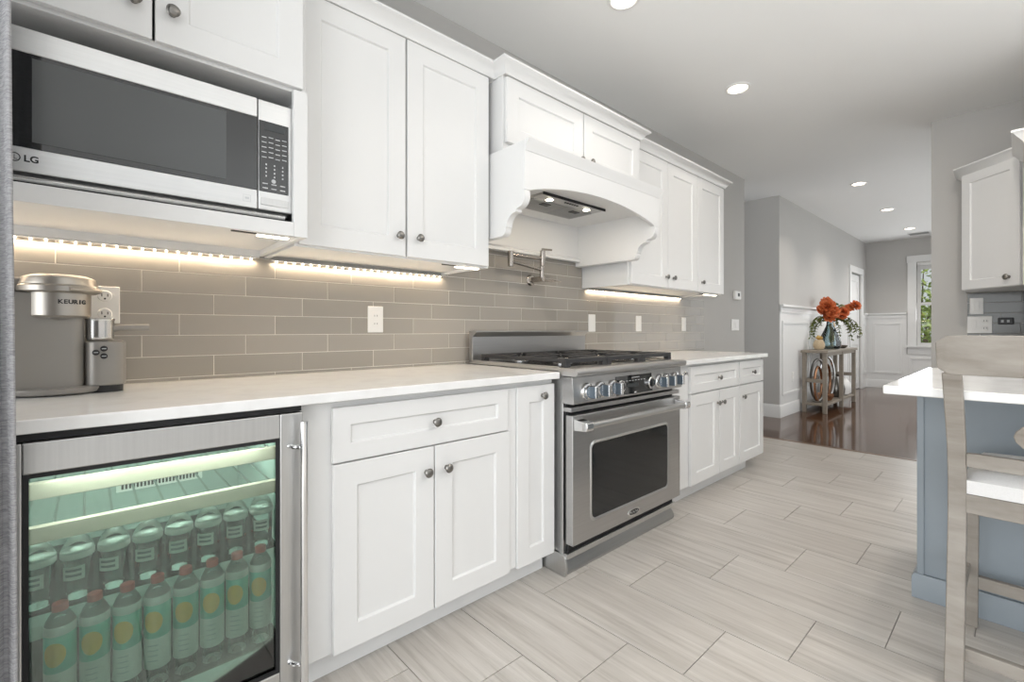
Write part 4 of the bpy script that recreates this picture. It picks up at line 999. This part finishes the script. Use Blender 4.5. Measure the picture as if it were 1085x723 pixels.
def blossom(p, r_, nm='blossom'):
    m_ = MB(); p = Vector(p)
    ax = (-fwd * rnd.uniform(.4, 1) + right * rnd.uniform(-.5, .5) + Vector((0, 0, rnd.uniform(.2, .8)))).normalized(); Q = ax.to_track_quat('Z', 'Y')
    for lay, (cnt, rad, tilt) in enumerate(((8, 1.0, -.1), (9, .95, .3), (8, .85, .65), (6, .75, .95), (4, .62, 1.25))):
        for q in range(cnt):
            a = q * 2 * math.pi / cnt + lay * .4 + rnd.uniform(-.2, .2); tl = tilt + rnd.uniform(-.15, .15)
            d_ = Q @ Vector((math.cos(a) * math.cos(tl), math.sin(a) * math.cos(tl), math.sin(tl)))
            s_ = Q @ Vector((-math.sin(a), math.cos(a), 0)); n_ = d_.cross(s_); L_ = r_ * rad
            pts = [p + d_ * (L_ * .1), p + d_ * (L_ * .6) + s_ * (L_ * .38) - n_ * L_ * .08, p + d_ * L_ + s_ * L_ * .2 + n_ * L_ * .08, p + d_ * L_ * 1.05 + n_ * L_ * .14, p + d_ * L_ - s_ * L_ * .2 + n_ * L_ * .08, p + d_ * (L_ * .6) - s_ * (L_ * .38) - n_ * L_ * .08]
            m_.add([(x, min(y, 2.02), z) for x, y, z in pts], [(0, 1, 2, 3), (0, 3, 4, 5)])
    m_.build(nm, PETAL, fl, smooth=False)
stems = MB()
def stem(p): 
    p = Vector(p); stems.tube([base - Vector((0, 0, .30)), base, (base + p) / 2 + Vector((0, 0, .03)), p], .005, 6)
right = Vector((math.sin(theta), -math.cos(theta), 0)); fwd = Vector((math.cos(theta), math.sin(theta), 0))
for u, z, dpt, r_ in ((-.08, .20, -.05, .12), (-.03, .13, -.07, .11), (-.13, .12, -.02, .09), (-.07, .05, -.08, .08), (-.05, .28, .0, .08), (.17, .13, -.03, .08), (.24, .17, .03, .07), (.30, .20, .02, .06), (.36, .23, .0, .075), (.42, .21, .04, .05), (.12, .07, -.08, .06)):
    p = base + right * u + fwd * dpt + Vector((0, 0, z)); stem(p); blossom(p, r_)
stems.build('stem', LEAF, fl)
for (u, zt_, ze, s_) in ((-.34, .10, -.22, 1), (-.28, .14, -.12, 1), (-.22, .05, -.20, .8), (-.16, .12, -.04, .7), (.46, .14, -.20, 1), (.40, .08, -.16, 1), (.34, .12, -.24, .9), (.26, .10, -.12, .8), (.14, .06, -.18, .8), (.20, .26, .22, .6), (.10, .28, .25, .6), (.05, .16, .08, .6), (.30, .04, -.10, .8)):
    p0 = base; p2 = base + right * u + fwd * rnd.uniform(-.06, .06) + Vector((0, 0, ze)); p1 = base + right * u * .7 + Vector((0, 0, zt_ + .06)); m_ = MB()
    pts = [(1 - t) ** 2 * p0 + 2 * t * (1 - t) * p1 + t * t * p2 for t in [k / 14 for k in range(15)]]
    for q_ in pts: q_.y = min(q_.y, 2.01)
    m_.tube(pts, .003, 5)
    for k in range(4, 15):
        for q in range(4):
            a = rnd.uniform(0, 6.28); d_ = (Vector((math.cos(a), math.sin(a), -.7))).normalized(); e_ = pts[k] + d_ * rnd.uniform(.05, .085) * s_; e_.y = min(e_.y, 2.03); sd = d_.cross(Vector((0, 0, 1))).normalized() * .014
            mid = (pts[k] + e_) / 2; m_.add([pts[k], mid + sd, e_, mid - sd], [(0, 1, 2, 3)])
    m_.build('leaf_spray', LEAF, fl, smooth=False)
gv = thing('candlestick', 'turned gold candlestick behind the glass vase', 'candlestick', (8.15, 1.90, TT))
MB().lathe([(.05, .0005), (.05, .01), (.02, .03), (.015, .08), (.035, .12), (.042, .16), (.03, .21), (.018, .25), (.035, .30), (.04, .34), (.022, .39), (.03, .42), (.032, .43)], (8.15, 1.90, TT), n=24).build('shaft', GOLDM, gv)
MB().lathe([(.02, .43), (.02, .50), (.0001, .502)], (8.15, 1.90, TT), n=16).build('candle', PINE, gv)
sb = thing('small_bowl', 'small dark bowl on the far half of the console table', 'bowl', (8.3, 1.80, TT))
MB().lathe([(.03, .0005), (.055, .02), (.065, .045), (.061, .045), (.05, .02), (.0001, .008)], (8.3, 1.80, TT), n=24).build('bowl_body', PEWTER, sb)
SZ = .1225
def ring_sculpt(x, y, rx, rz, lab, m1):
    t = thing('ring_sculpture', lab, 'sculpture', (x, y, SZ))
    MB().box(x - .06, x + .06, y - .05, y + .05, SZ, SZ + .02).build('base', m1, t, bevel=.003)
    for k, (s_, ang) in enumerate(((1, -.75), (.82, -.2))):
        m_ = MB(); pts = []
        for q in range(40):
            a = 2 * math.pi * q / 40; u = rx * s_ * math.cos(a); pts.append((x + u * math.cos(ang), y + u * math.sin(ang) * .8, SZ + .02 + rz + rz * s_ * math.sin(a) - rz * (1 - s_)))
        m_.tube(pts, .016, 8, True); m_.build('ring', m1 if k == 0 else COPPER, t)
ring_sculpt(7.34, 1.87, .12, .28, 'tall oval ring sculpture of copper and dark metal under the console table near end', PEWTER)
ring_sculpt(7.72, 1.86, .12, .29, 'tall oval silver ring sculpture under the console table, second from the near end', SILVER)
gl = thing('round_bowl', 'round polished metal bowl on the low shelf of the console table', 'bowl', (7.53, 1.83, SZ))
MB().lathe([(.03, .0005), (.07, .015), (.095, .06), (.10, .10), (.095, .102), (.09, .06), (.06, .02), (.0001, .015)], (7.53, 1.83, SZ), n=28).build('bowl_body', COPPER, gl)
wu = thing('lidded_jar', 'white lidded ceramic jar on the low shelf of the console table', 'jar', (8.44, 1.85, SZ))
MB().lathe([(.07, .0005), (.10, .02), (.125, .10), (.12, .18), (.085, .23), (.07, .245), (.0001, .245)], (8.44, 1.85, SZ), n=28).build('jar_body', PLASTIC, wu)
MB().lathe([(.08, .245), (.078, .255), (.04, .28), (.012, .285), (.016, .305), (.0001, .312)], (8.44, 1.85, SZ), n=24).build('lid', PLASTIC, wu)
db = thing('dark_vase', 'dark bulbous vase behind the middle leg of the console table', 'vase', (8.125, 1.84, SZ))
MB().lathe([(.06, .0005), (.10, .05), (.11, .12), (.09, .20), (.05, .26), (.04, .30), (.055, .33), (.048, .33), (.035, .30), (.0001, .29)], (8.125, 1.84, SZ), n=28).build('body', PEWTER, db)
ow = thing('wall_outlet', 'white outlet plate on the wainscot behind the console table', 'outlet', (6.88, 2.042, .48))
MB().box(6.84, 6.92, 2.034, 2.042, .42, .545).build('cover_plate', PLASTIC, ow, bevel=.002)
MB().lathe([(.018, 0), (.016, .003)], (6.88, 2.034, .51), NY, 16).lathe([(.018, 0), (.016, .003)], (6.88, 2.034, .455), NY, 16).build('sockets', TRIM, ow)
